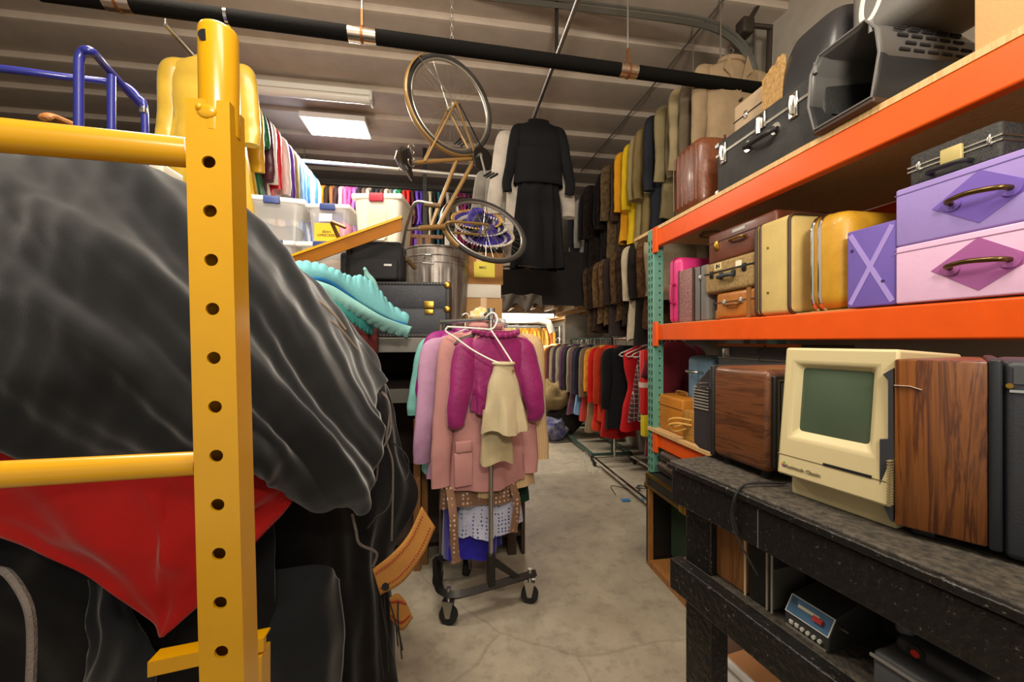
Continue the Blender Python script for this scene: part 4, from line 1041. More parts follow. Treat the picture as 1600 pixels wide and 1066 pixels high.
for sx in (-.22, .16):
    for sy in (.04, .36): obj('leg', M().cyl((base.x+sx, base.y+sy, 1.465), (base.x+sx, base.y+sy, 1.62), .016, 10), CW, t, world=True)
one('cream_tray', M().rbox(tuple(at(170, 268, 2.0)-V(0,0,.02)), tuple(at(240, 252, 2.0)+V(.02,.2,.01)), .012), mat('#cfc8b4', rough=.4), 'stack of cream trays behind the blue handrail posts', 'tray')
one('white_bottle', M().lathe([(.03,0),(.034,.01),(.034,.12),(.02,.15),(.012,.17),(.012,.19)], 18, tuple(at(236, 272, 2.05))), mat('#e3ded2', rough=.35), 'white plastic bottle right of the blue handrail', 'bottle')
# ---------------------------------------------------------------- raised storage shelf behind the clothes rail
SZ = 1.495
DWD = mat('#3a2a1e', rough=.85, var=.25, vs=4); GST = mat('#6f6b64', rough=.5, metal=.5, var=.1)
t = thing('storage_shelf', 'tall grey-edged storage shelf carrying the trunk, dustbin and plastic tubs', 'shelving', (-1.1, 3.2, 0))
sx0, sx1, sy0, sy1 = -3.0, .52, 2.66, 4.4
def sb(name, lo, hi, mt, **k): return obj(name, M().box(lo, hi), mt, t, world=True, **k)
sb('top_board', (sx0, sy0+.02, SZ-.03), (sx1, sy1, SZ), DWD)
sb('front_beam', (sx0, sy0, SZ-.10), (sx1, sy0+.03, SZ-.004), GST, bevel=.004)
sb('lower_beam', (sx0, sy0+.25, 1.03), (sx1, sy0+.29, 1.13), GST)
sb('lower_board', (sx0, sy0+.27, 1.10), (sx1, sy1, 1.13), DWD)
sb('bottom_board', (sx0, sy0+.05, .12), (sx1, sy1, .16), DWD)
sb('back_panel', (sx0, sy1-.03, .0), (sx1, sy1, SZ-.03), DWD)  # dark panel added to keep light out of the shelf interior
sb('end_panel', (sx1-.025, sy0+.03, 0), (sx1, sy1-.03, SZ-.03), DWD)  # side closed off as well, added to darken the interior
for x in (sx0+.02, -1.2, .40): sb('post', (x, sy0+.03, 0), (x+.06, sy0+.09, SZ-.1), DWD)
sb('bracket', (-.1, sy0+.03, SZ-.17), (-.02, sy0+.06, SZ-.10), mat('#a19a8e', rough=.6))
LW = wood('#8d5f30', '#6a441f', 2)
for px, y0, y1_, w in ((652, 655, 800, .022), (664, 668, 760, .02)):
    d = 2.55 if px < 660 else 2.62
    a = at(px, y0, d); one('wood_offcut', M().box((a.x-w, a.y-.02, 0), (a.x+w, a.y+.02, a.z)), LW, 'upright timber batten in the dark left of the clothes rail, %s' % ('the taller one' if px < 660 else 'the shorter one tucked behind'), 'batten', bevel=.003)
# steamer trunk
P = at(638, 525, 2.70)
tw = at(702, 500, 2.70).x - at(574, 500, 2.70).x
t = thing('steamer_trunk', 'dark blue-black trunk with brass lock and corners on the shelf edge', 'trunk', (P.x, P.y-.02, SZ), math.radians(-4))
NAV = mat('#23262e', rough=.55, kind='mottle', hex2='#2e3038', scale=9, bump=.2, bs=90); hT = .375; dT = .30
obj('lower_body', M().rbox((-tw/2, 0, 0), (tw/2, dT, .19), .008, 2), NAV, t)
obj('lid', M().rbox((-tw/2, 0, .196), (tw/2, dT, hT), .008, 2), NAV, t)
obj('lid_seam', M().box((-tw/2+.004, .003, .185), (tw/2-.004, dT-.003, .2)), BLK, t)
TRM = mat('#141312', rough=.55)
for z in (0.0, hT-.022): obj('edge_strip', M().rbox((-tw/2-.003, -.004, z), (tw/2+.003, .012, z+.022), .004, 2), TRM, t)
for x in (-tw/2-.003, tw/2-.025): obj('edge_strip', M().rbox((x, -.004, 0), (x+.028, .012, hT), .004, 2), TRM, t)
m = M()
for k in range(26):
    x = -tw/2+.012+k*(tw-.024)/25
    for z in (.011, hT-.011): m.sphere((x, -.0045, z), .0035, 4)
obj('studs', m, STEEL, t)
lk = obj('lock', M().rbox((.105, -.012, .195), (.175, .0, .245), .006, 2), BRASS, t); obj('hasp', M().rbox((.11, -.009, .155), (.17, .0, .19), .005, 2).cyl((.14, -.014, .222), (.14, -.01, .222), .008, 10), BRASS, lk)
for x in (-tw/2, tw/2):
    for z in (0, .19, hT): obj('corner_cap', M().sphere((x-.012*(1 if x > 0 else -1), .0, min(max(z, .02), hT-.02)), .026, 8, (1, .5, 1)), BRASS, t)
for z in (.3, .25): obj('rivet', M().sphere((.08, -.001, z), .004, 5), BRASS, t)
# dustbin
P = at(683, 520, 3.25)
t = thing('metal_dustbin', 'fluted galvanised dustbin behind the trunk', 'dustbin', (P.x, P.y, SZ))
GAL = mat('#a5a29b', rough=.45, metal=.55, kind='streaks', hex2='#6d5a50', scale=3, bump=.15, bs=30)
Hc_ = .70
def bin_(u, v):
    a = 2*PI*u; r = .222+.035*v
    q = max(0, math.cos(a*22)); k = 1 if .06 < v < .78 else 0
    return V((r+.005*k*q)*math.cos(a), (r+.005*k*q)*math.sin(a), Hc_*v)
m = M().grid(bin_, 220, 24, True)
obj('drum', m, GAL, t, solid=.003); obj('base', M().cyl((0,0,.005), (0,0,.02), .22, 40), GAL, t)
for z, r in ((.997, .008), (.90, .006), (.82, .004)): obj('rolled_rim', M().tube([bin_(k/48, z)*1.0 for k in range(48)], r, 8, closed=True), GAL, t)
hp = V(-.06, -.255, .58)
obj('handle', M().tube([hp+V(-.028,.012,.03), hp+V(-.02,-.012,.045), hp+V(.02,-.012,.045), hp+V(.028,.012,.03), hp+V(.04,-.008,-.02), hp+V(-.04,-.008,-.02)], .005, 8, closed=True), STEEL, t)
# tubs
def tub_box(label, p0, p1, depth, h, colour, lidc, fill=None, group='lidded plastic tubs on the shelf', grip='#3c4c86'):
    """p0,p1 = left and right bottom corners of its front"""
    p0, p1 = Vector(p0), Vector(p1); p0.z = (z3 if p0.z > 2.0 else z2 if p0.z > 1.7 else SZ); u = p1-p0; u.z = 0; w = u.length; a = math.atan2(u.y, u.x)
    t = thing('plastic_tub', label, 'tub', ((p0.x+p1.x)/2, (p0.y+p1.y)/2, p0.z), a, group)
    def sh(u_, v_):
        an = 2*PI*u_; k = (w/2-.008)*(.88+.12*v_); d_ = (depth/2-.008)*(.88+.12*v_); e = .28
        return V(k*math.copysign(abs(math.cos(an))**e, math.cos(an)), depth/2+d_*math.copysign(abs(math.sin(an))**e, math.sin(an)), h*.9*v_)
    m = M().grid(sh, 56, 5, True); m.f.append(tuple(range(55, -1, -1)))
    obj('tub', m, colour, t)
    obj('lid', M().rbox((-w/2, 0, h*.88), (w/2, depth, h-.001), .014, 3), lidc, t)
    obj('grip', M().rbox((-.055, -.012, h*.83), (.055, .01, h-.002), .008, 3), mat(grip, rough=.4), t)
    if fill:
        for k, (c_, x, y, z, r) in enumerate(fill):
            obj('contents', M().sphere((x*w*.9, depth*y*.75, z*h), r*w, 10, (1, .6, .75)), mat(c_, rough=.9, bump=.6, bs=40, var=.25, vs=14), t)
    return t, w, depth, h
CLR = mat('#f2f0ec', rough=.25, alpha=.30); LIDW = mat('#f4f2ee', rough=.35)
z3, z2, z1 = 2.20, 1.85, SZ
tub_box('large clear tub with white lid and blue-grey clothes inside, topmost at the left', at(368, 373, 2.86), at(478, 373, 3.0), .5, .345, CLR, LIDW, [('#4b5866', -.2, .4, .28, .24), ('#5d4c4c', .05, .3, .2, .2), ('#3d4a52', .25, .4, .3, .2), ('#7a5a50', -.05, .7, .25, .3)])
t, w, dp, h = tub_box('clear tub of lilac and pink fabric with a yellow label, topmost in the middle', at(476, 372, 2.95), at(547, 372, 2.98), .45, .30, CLR, LIDW, [('#9a86c8', -.22, .35, .45, .26), ('#5f5aa8', 0, .4, .66, .3), ('#dd6a9e', .22, .35, .45, .26), ('#b9a2d6', -.1, .3, .2, .25)])
lab = obj('yellow_label', M().box((-.10, .012, .02), (.08, .014, .155)), mat('#e6b820', rough=.6), t)
text('label_letters', 'EEAN\nOPRECREEL', .026, INK, t, (-.01, .0105, .075), frame((1,0,0), (0,0,1)))
obj('white_label', M().box((-.062, .008, .165), (.03, .0095, .225)), WHT, t)
IV = mat('#efe6d2', rough=.4, alpha=.92)
t, w, dp, h = tub_box('tall ivory tub with red lid grip and number 20, topmost at the right', at(548, 372, 3.02), at(628, 372, 3.02), .42, .40, IV, mat('#ece4d2', rough=.4), None, grip='#b83246')
obj('moulded_panel', M().rbox((-.075, .010, .05), (.075, .03, .31), .02, 3), mat('#e5d6b4', rough=.4), t)
obj('label', M().box((-.06, .007, .04), (.06, .0095, .14)), mat('#e9e2d0', rough=.5), t)
text('label_letters', '20', .06, INK, t, (-.025, .006, .09), frame((1,0,0), (0,0,1)), bold=.001)
tub_box('clear tub of pale pink clothes at the left of the second layer', at(400, 432, 2.84), at(459, 432, 2.86), .45, .348, CLR, LIDW, [('#c7a39a', -.1, .35, .35, .3), ('#b48a90', .2, .35, .4, .25)])
t, w, dp, h = tub_box('clear tub of cream clothes with a yellow paper label, second layer', at(461, 432, 2.88), at(541, 432, 2.9), .45, .348, CLR, LIDW, [('#d6c29c', -.2, .4, .4, .26), ('#cfb6a0', .1, .4, .5, .28), ('#b99', .3, .35, .3, .2)] if False else [('#d6c29c', -.2, .4, .4, .26), ('#cfb6a0', .1, .4, .5, .28)])
obj('yellow_label', M().box((-.02, .012, .0), (.12, .014, .13)), mat('#e6b820', rough=.6), t)
text('label_letters', 'ASSES\nMATTELESS\nTER', .022, INK, t, (.05, .0105, .085), frame((1,0,0), (0,0,1)))
tub_box('clear tub in the bottom layer under the pale pink one', at(395, 508, 2.84)*V(1,1,1) if False else (at(395,508,2.84).x, at(395,508,2.84).y, SZ), (at(459,508,2.86).x, at(459,508,2.86).y, SZ), .45, .35, CLR, LIDW)
tub_box('clear tub in the bottom layer under the cream one', (at(463,508,2.88).x, at(463,508,2.88).y, SZ), (at(545,508,2.9).x, at(545,508,2.9).y, SZ), .45, .35, CLR, LIDW)
a, b_ = at(548, 508, 3.04), at(628, 508, 3.04)
tub_box('ivory tub hidden below the tall ivory tub', (a.x, a.y, SZ), (b_.x, b_.y, SZ), .40, z3-SZ-.002, IV, LIDW)
# yellow plank, black bag, tripod arm
pa, pb = at(445, 414, 2.46), at(628, 349, 2.60)
t = thing('yellow_beam', 'yellow steel beam propped at a slant across the tubs', 'beam', tuple((pa+pb)/2))
obj('web', M().prism([(0, -.045), (.012, -.045), (.012, .045), (0, .045)], pa, V(0,1,0), V(0,0,1), pb-pa), mat('#8f5606', rough=.6, var=.1, spec=.2), t, world=True, fixn=True)
obj('top_flange', M().prism([(-.008, .034), (.05, .034), (.05, .050), (-.008, .050)], pa, V(0,1,0), V(0,0,1), pb-pa), YEL, t, world=True, fixn=True)
q0, q1, q2 = at(518, 347, 2.5), at(528, 372, 2.55), at(540, 356, 2.5)
one('stand_arm', M().tube([q0, at(532, 378, 2.56)], .012, 8).tube([q0+V(0,-.01,0), q2], .010, 8), mat('#7a5a2c', rough=.4, metal=.6), 'bronze tripod arm sticking up behind the yellow beam', 'stand')
P = at(584, 437, 2.66); s0 = at(540, 437, 2.66); s1 = at(629, 437, 2.66); bw = s1.x-s0.x
t = thing('black_bag', 'soft black travel bag standing on the trunk', 'bag', (P.x, P.y, SZ+.377), math.radians(-2))
BF = mat('#1c1c1d', rough=.85, bump=.2, bs=300)
obj('body', M().rbox((-bw/2, 0, 0), (bw/2, .22, .275), .04, 5), BF, t)
obj('front_pocket', M().rbox((-bw/2+.03, -.02, .01), (bw/2-.03, .02, .15), .015, 3), BF, t)
obj('side_pocket', M().rbox((-bw/2-.04, .03, .01), (-bw/2+.03, .2, .2), .025, 3), BF, t)
obj('strap', M().tube(crom([(-bw/2+.05, -.004, .27), (-bw/2+.03, -.02, .2), (-bw/2+.01, -.02, .08), (-bw/2+.02, -.01, .01)], 6), .014, 8, flat=.3), mat('#2e2e2f', rough=.8), t)
obj('zip', M().tube(crom([(-bw/2+.02, -.002, .1), (-bw/2+.03, -.002, .24), (0, -.002, .262), (bw/2-.03, -.002, .24), (bw/2-.02, -.002, .1)], 6), .003, 6), IRON, t)
obj('badge', M().box((.07, -.0215, .10), (.12, -.0185, .113)), STEEL, t)
# teal scalloped foam
def scal(name, label, top, bot, d0, d1, mt, amp, freq, th=.022, lbl=None, parent=None, edge='top', push=0):
    tp = crom([at(x, y, d0+(d1-d0)*i/(len(top)-1)) for i, (x, y) in enumerate(top)], 14); bt = crom([at(x, y, d0+(d1-d0)*i/(len(bot)-1)+push) for i, (x, y) in enumerate(bot)], 14)
    n = min(len(tp), len(bt)); m = M()
    for j in range(n):
        a, b_ = a0_, b0_ = tp[j], bt[j]; k = amp*math.sin(j*freq*.55)
        if edge == 'top': a = a + V(.0, k*.6, abs(k))
        else: b_ = b_ + V(0, k*.5, -abs(k))
        for i in range(9):
            f = i/8; bulge = V(.0, -.03*math.sin(PI*f), 0)
            m.v.append(a0_.lerp(b0_, f)+(a-a0_)*(1-f)**3+(b_-b0_)*f**3+bulge)
    for j in range(n-1):
        for i in range(8): m.f.append((j*9+i, j*9+i+1, (j+1)*9+i+1, (j+1)*9+i))
    return obj(name, m, mt, parent, world=True, solid=th, off=0, ang=60)
FO = mat('#74bcc2', rough=.8, bump=.2, bs=120, var=.08); FO2 = mat('#93cfc8', rough=.8, bump=.2, bs=120); FB = mat('#1d6fae', rough=.7)
P = at(550, 490, 2.2)
t = thing('foam_prop', 'turquoise scalloped foam prop with blue stripe lying over the trunk', 'foam prop', (P.x, P.y, P.z))
scal('upper_frill', '', [(460,414),(493,416),(525,427),(546,436),(568,436),(590,455),(608,478),(639,497)], [(472,436),(500,436),(525,444),(548,462),(575,480),(600,494),(620,503),(636,508)], 1.85, 2.45, FO, .015, 1.05, parent=t)
scal('blue_stripe', '', [(482,434),(515,437),(545,456),(575,476),(608,494),(637,507)], [(486,438),(512,444),(542,462),(572,482),(604,500),(636,511)], 1.87, 2.44, FB, 0, 1, .01, parent=t)
scal('lower_frill', '', [(490,440),(520,450),(552,470),(590,492),(620,504),(642,512)], [(500,460),(516,470),(545,482),(570,497),(600,514),(636,524)], 1.86, 2.42, FO2, .015, 1.2, parent=t, edge='bot')
scal('under_frill', '', [(505,464),(530,474),(552,487),(575,497),(586,505)], [(518,478),(535,492),(553,503),(570,515),(580,520)], 1.92, 2.36, mat('#3a9a94', rough=.85), .015, 1.2, parent=t, edge='bot')
obj('tip_curl', M().tube(crom([at(568,438,2.2), at(571,428,2.2), at(570,422,2.2), at(575,430,2.22), at(584,440,2.25), at(590,455,2.28)], 6), [.012]*10+[.02]*20+[.012], 8, flat=.4), FO2, t, world=True)
rows = [[(520,526.5,2.80),(555,526.5,2.80),(586,526.5,2.80)], [(525,500,2.3),(560,505,2.4),(588,515,2.5)], [(530,540,2.15),(565,540,2.25),(589,545,2.38)], [(540,600,2.1),(570,590,2.2),(588,562,2.34)]]
drape('dark_red_cloth', 'dark red cloth tucked beneath the turquoise foam', grid_of(rows), 20, 20, mat('#5e1512', rough=.9, var=.2), [(2, 1, .012, 1.5)], .006, 9, 'cloth', group=None)
# cartons at the end of the shelf
a0, a1 = at(730, 510, 3.30), at(786, 510, 3.30)
carton('bottom tan carton at the right end of the shelf', (a0.x-.02, a0.y, SZ), (a1.x, a0.y+.42, 1.83), hexm=mat('#b58a54', rough=.85))
carton('white flat carton in the middle of the stack by the dustbin', (a0.x-.02, a0.y, 1.832), (a1.x-.01, a0.y+.42, 1.945), hexm=mat('#d9d1c2', rough=.8), tape=False)
t = carton('carton with a yellow label beside the dustbin, under the purple hats', (a0.x-.1, a0.y+.02, 1.947), (a1.x+.01, a0.y+.42, 2.215), hexm=mat('#a0713c', rough=.85))
obj('yellow_label', M().box((-.045, -.203, .06), (.13, -.201, .19)), mat('#d9c61e', rough=.5), t)
text('label_letters', 'MISC', .028, INK, t, (.03, -.2035, .14), frame((1,0,0), (0,0,1)), bold=.0008)
# sombreros
HATS = [('#34257f', '#e8dcc0', 'purple straw hat with cream zigzag edge, lowest of the nested hats'), ('#201a3a', '#d9d3c6', 'dark hat with white zigzag edge, in the middle of the nested hats'), ('#37278c', '#e0b048', 'purple straw hat with a gold zigzag edge, rearmost of nested hats')]
hc = at(752, 372, 3.46)
for k, (c1_, c2_, lb) in enumerate(HATS):
    P = (at(762, 374, 3.40), at(752, 358, 3.47), at(745, 348, 3.55))[k]
    t = thing('straw_hat', lb, 'hat', tuple(P), 0, 'hats nested above the carton')
    tilt = Matrix.Rotation(math.radians(38), 4, 'X')
    m = M().lathe([(.001,.12),(.05,.115),(.075,.08),(.085,.02),(.11,.0),(.17,.008),(.215,.03)], 48, caps=False)
    m.xf(tilt); obj('brim', m, mat(c1_, rough=.85, bump=.4, bs=120), t, solid=.004)
    m = M()
    for i in range(48):
        a = 2*PI*i/48; b2 = 2*PI*(i+.5)/48
        m.tube([tilt @ V(.2*math.cos(a), .2*math.sin(a), .026), tilt @ V(.228*math.cos(b2), .228*math.sin(b2), .036)], .007, 5)
    obj('zigzag_edge', m, mat(c2_, rough=.8), t)
    m = M()
    for i in range(40):
        a = 2*PI*i/40; b2 = 2*PI*(i+.5)/40
        m.tube([tilt @ V(.145*math.cos(a), .145*math.sin(a), .009), tilt @ V(.165*math.cos(b2), .165*math.sin(b2), .012)], .005, 5)
    obj('inner_zigzag', m, mat('#d6d2cc', rough=.8), t)
t = thing('timber_stand', 'small timber stand behind the dustbin and bicycle handlebars', 'stand', (at(660,380,3.6).x, at(660,380,3.6).y, SZ))
a, b_ = at(630, 366, 3.6), at(692, 366, 3.6)
obj('rail', M().box((a.x, a.y-.02, a.z-.03), (b_.x, a.y+.02, a.z)), LW, t, world=True)
for x in (a.x+.12, b_.x-.16): obj('post', M().box((x, a.y-.02, SZ), (x+.05, a.y+.02, a.z-.031)), LW, t, world=True)
# ---------------------------------------------------------------- bicycle hung by its rear wheel
t = thing('bicycle', 'old tan bicycle hung upright by its rear wheel from a ceiling chain', 'bicycle', tuple(at(720, 400, 2.85)))
BD = 2.80
GOLD = mat('#8f6e3e', rough=.4, metal=.3, coat=.3); TYR = mat('#2a2724', rough=.8, bump=.3, bs=90); RIM = mat('#b9b4a8', rough=.3, metal=.9); DARK = mat('#24201c', rough=.35, metal=.5)
cr, cu_, cf = rgt, V(0,0,1), fwd
def camdir(r, u, f): return cr*r + cu_*u + cf*f
hubR = at(706, 165, BD)
dvec = camdir(math.cos(math.radians(38)), 0, math.sin(math.radians(38)))     # direction of the bike's plane
nR = dvec.cross(cu_).normalized()
if nR.dot(hubR-V(0,0,HC)) > 0: nR = -nR
nF = camdir(.379, .541, -.75).normalized()
R_ = 150/2/F*BD
def wheel(name, hub, n, R, seed):
    ax = n.orthogonal().normalized(); ay = n.cross(ax)
    circ = lambda r, o=0, k=64: [hub + ax*(r*math.cos(2*PI*i/k)) + ay*(r*math.sin(2*PI*i/k)) + n*o for i in range(k)]
    w = obj(name, M().tube(circ(R-.016), .0165, 10, closed=True), TYR, t, world=True, label=None)
    obj('rim', M().tube(circ(R-.036), .011, 8, closed=True), RIM, w, world=True) if False else None
    r = obj('rim', M().tube(circ(R-.036), .011, 8, closed=True), RIM, w, world=True)
    s_ = M()
    for i in range(32):
        a = 2*PI*i/32; side = (-1)**i*.028; a2 = a + (.9 if (i//2) % 2 else -.9)
        s_.tube([hub + (ax*math.cos(a2)+ay*math.sin(a2))*.018 + n*side, hub + (ax*math.cos(a)+ay*math.sin(a))*(R-.042)], .0011, 4)
    obj('spokes', s_, RIM, w, world=True)
    obj('hub', M().cyl(hub-n*.045, hub+n*.045, .016, 14).cyl(hub-n*.034, hub-n*.028, .026, 16).cyl(hub+n*.028, hub+n*.034, .026, 16), RIM, w, world=True)
    return ax, ay
# world INV of sub-parts follows the bike's root
wheel('rear_wheel', hubR, nR, R_, 1)
def bp(px, py, off=0):     # point of the bike's own plane (through the rear hub) seen at px, py, moved off along its normal
    o = V(0,0,HC); r = at(px, py, 1.0)-o
    k = (hubR-o).dot(nR)/r.dot(nR); return o + r*k + nR*off
bb, st = bp(742, 248), bp(650, 254)
hubF = bp(759, 359)
wheel('front_wheel', hubF, nF, 148/2/F*BD, 2)
hd0, hd1 = bp(655, 357), bp(694, 354)
def tb(name, pts, r, mt=GOLD, n=10): return obj(name, M().tube(pts, r, n), mt, t, world=True)
sc0 = bp(662, 254)
tb('frame', [bb, st], .015); 
fr = M().tube([bp(713, 252), hd0.lerp(hd1, .45)], .014, 10).tube([bb, hd0.lerp(hd1, .75)], .0155, 10).tube([hd0, hd1], .019, 12)
for s_ in (-1, 1):
    fr.tube([bb+nR*.02*s_, hubR+nR*.055*s_], .009, 8).tube([sc0+nR*.018*s_, hubR+nR*.055*s_], .007, 8)
obj('frame_tubes', fr, GOLD, t, world=True)
fk = M()
fdir = (hubF-hd1).normalized()
for s_ in (-1, 1): fk.tube(crom([hd1, hd1+fdir*.03+nF*.045*s_, hd1.lerp(hubF, .6)+nF*.052*s_, hubF+nF*.05*s_], 5), .009, 8)
obj('fork', fk, GOLD, t, world=True)
hb0 = hd0 + (hd0-hd1)*.5
hv = nF
obj('handlebar', M().tube([hd0, hb0], .011, 10).tube(crom([hb0-hv*.30+dvec*(.10)-cu_*.02, hb0-hv*.22+dvec*.02, hb0-hv*.05, hb0, hb0+hv*.05, hb0+hv*.22+dvec*.02, hb0+hv*.28+dvec*.12-cu_*.03], 5), .0105, 10), RIM, t, world=True)
for q_ in ([hb0+hv*.25+dvec*.07-cu_*.02, hb0+hv*.30+dvec*.17-cu_*.05], [hb0-hv*.25+dvec*.05-cu_*.01, hb0-hv*.31+dvec*.13-cu_*.03]): obj('grip', M().tube(q_, .016, 10), mat('#6a5231', rough=.7), t, world=True)
obj('brake_lever', M().tube(crom([hb0-hv*.14, hb0-hv*.2-cu_*.05, hb0-hv*.30-cu_*.06], 5), .005, 6), RIM, t, world=True)
# saddle: nose pointing down along the hanging bike
sp = bp(643, 250)
sd = M()
tip, back = bp(645, 283), bp(625, 233)
axis = [back.lerp(tip, f) for f in (0, .15, .4, .7, .9, 1)]
k0 = len(sd.v); sd.tube([p for p in axis], [.05, .10, .09, .04, .026, .014], 14, flat=.35, up=tuple(dvec))
obj('saddle', sd, mat('#1f1b18', rough=.35, coat=.3), t, world=True)
sd = M()
for i in range(4):
    o_ = nR*(.05*(i-1.5)); q0 = bp(628, 232)+o_+dvec*.02
    sd.tube([q0 + (V(0,0,1)*.02*math.sin(.9*k) + dvec*(.01+.02*math.cos(.9*k)) - V(0,0,1)*.006*k) for k in range(22)], .003, 5)
sd.tube([st, bp(636, 252)], .011, 10)
obj('saddle_springs', sd, RIM, t, world=True)
# chain guard, cranks, pedals
cg = bp(748, 252, .045)
axg, ayg = dvec, cu_
prof = [(.085*math.cos(a), .085*math.sin(a)) for a in [PI*2*i/30 for i in range(30)]]
obj('chain_guard', M().prism(prof, cg, dvec, cu_, nR*.012), DARK, t, world=True, fixn=True, bevel=.004)
arm = M().prism([(-.03,-.05),(.03,-.05),(.03,.05),(-.03,.05)], cg, dvec, cu_, nR*.011)
obj('chain', M().tube([bb+nR*.05+dvec*.08, hubR+nR*.05+dvec*.03], .005, 6), DARK, t, world=True)
obj('crank', M().tube([bb+nR*.075, bb+nR*.075+dvec*.05-cu_*.15], .009, 8).tube([bb-nR*.06, bb-nR*.06-dvec*.05+cu_*.15], .009, 8).cyl(bb-nR*.065, bb+nR*.08, .014, 12), RIM, t, world=True)
for s_ in (1, -1):
    c_ = bb+nR*(.075 if s_ > 0 else -.06)+dvec*.05*s_-cu_*.15*s_
    q = M()
    for e in (-.028, .028): q.tube([c_+dvec*e+nR*.015*s_, c_+dvec*e+nR*.10*s_], .009, 8)
    obj('pedal', q.cyl(c_, c_+nR*.10*s_, .006, 8), BLK, t, world=True)
# mudguards
def guard(name, hub, n, R, a0, a1, mt):
    ex = (dvec - n*dvec.dot(n)).normalized(); ey = n.cross(ex)
    if ey.z < 0: ey = -ey
    m = M(); K = 36
    for i in range(K+1):
        a = math.radians(a0+(a1-a0)*i/K)
        for j in range(7):
            b_ = -1+2*j/6; rr_ = R+.014-.012*b_*b_
            m.v.append(hub+(ex*math.cos(a)+ey*math.sin(a))*rr_+n*.026*b_)
    for i in range(K):
        for j in range(6): m.f.append((i*7+j, i*7+j+1, (i+1)*7+j+1, (i+1)*7+j))
    return obj(name, m, mt, t, world=True, solid=.002, off=0)
guard('rear_mudguard', hubR, nR, R_, 130, 305, GOLD); guard('front_mudguard', hubF, nF, 148/2/F*BD, 100, 215, GOLD)
a = math.radians(140); obj('mudguard_stay', M().tube([hubR+nR*.05, hubR+(dvec*math.cos(a)+cu_*math.sin(a))*(R_+.01)+nR*.02], .003, 6), RIM, t, world=True)
ch = M(); top = hubR + cu_*(R_-.02); z = top.z; i = 0
while z < ZC-.13:
    ax_ = V(1,0,0) if i % 2 else V(0,1,0)
    ch.tube([top*V(1,1,0)+V(0,0,z)+ax_*.010*math.cos(q)+V(0,0,.02*math.sin(q)) for q in [2*PI*k/10 for k in range(10)]], .0032, 5, closed=True); z += .032; i += 1
one('hanging_chain', ch, mat('#b5b0a5', rough=.4, metal=.8), 'steel chain from the ceiling holding the rear bicycle wheel', 'chain')
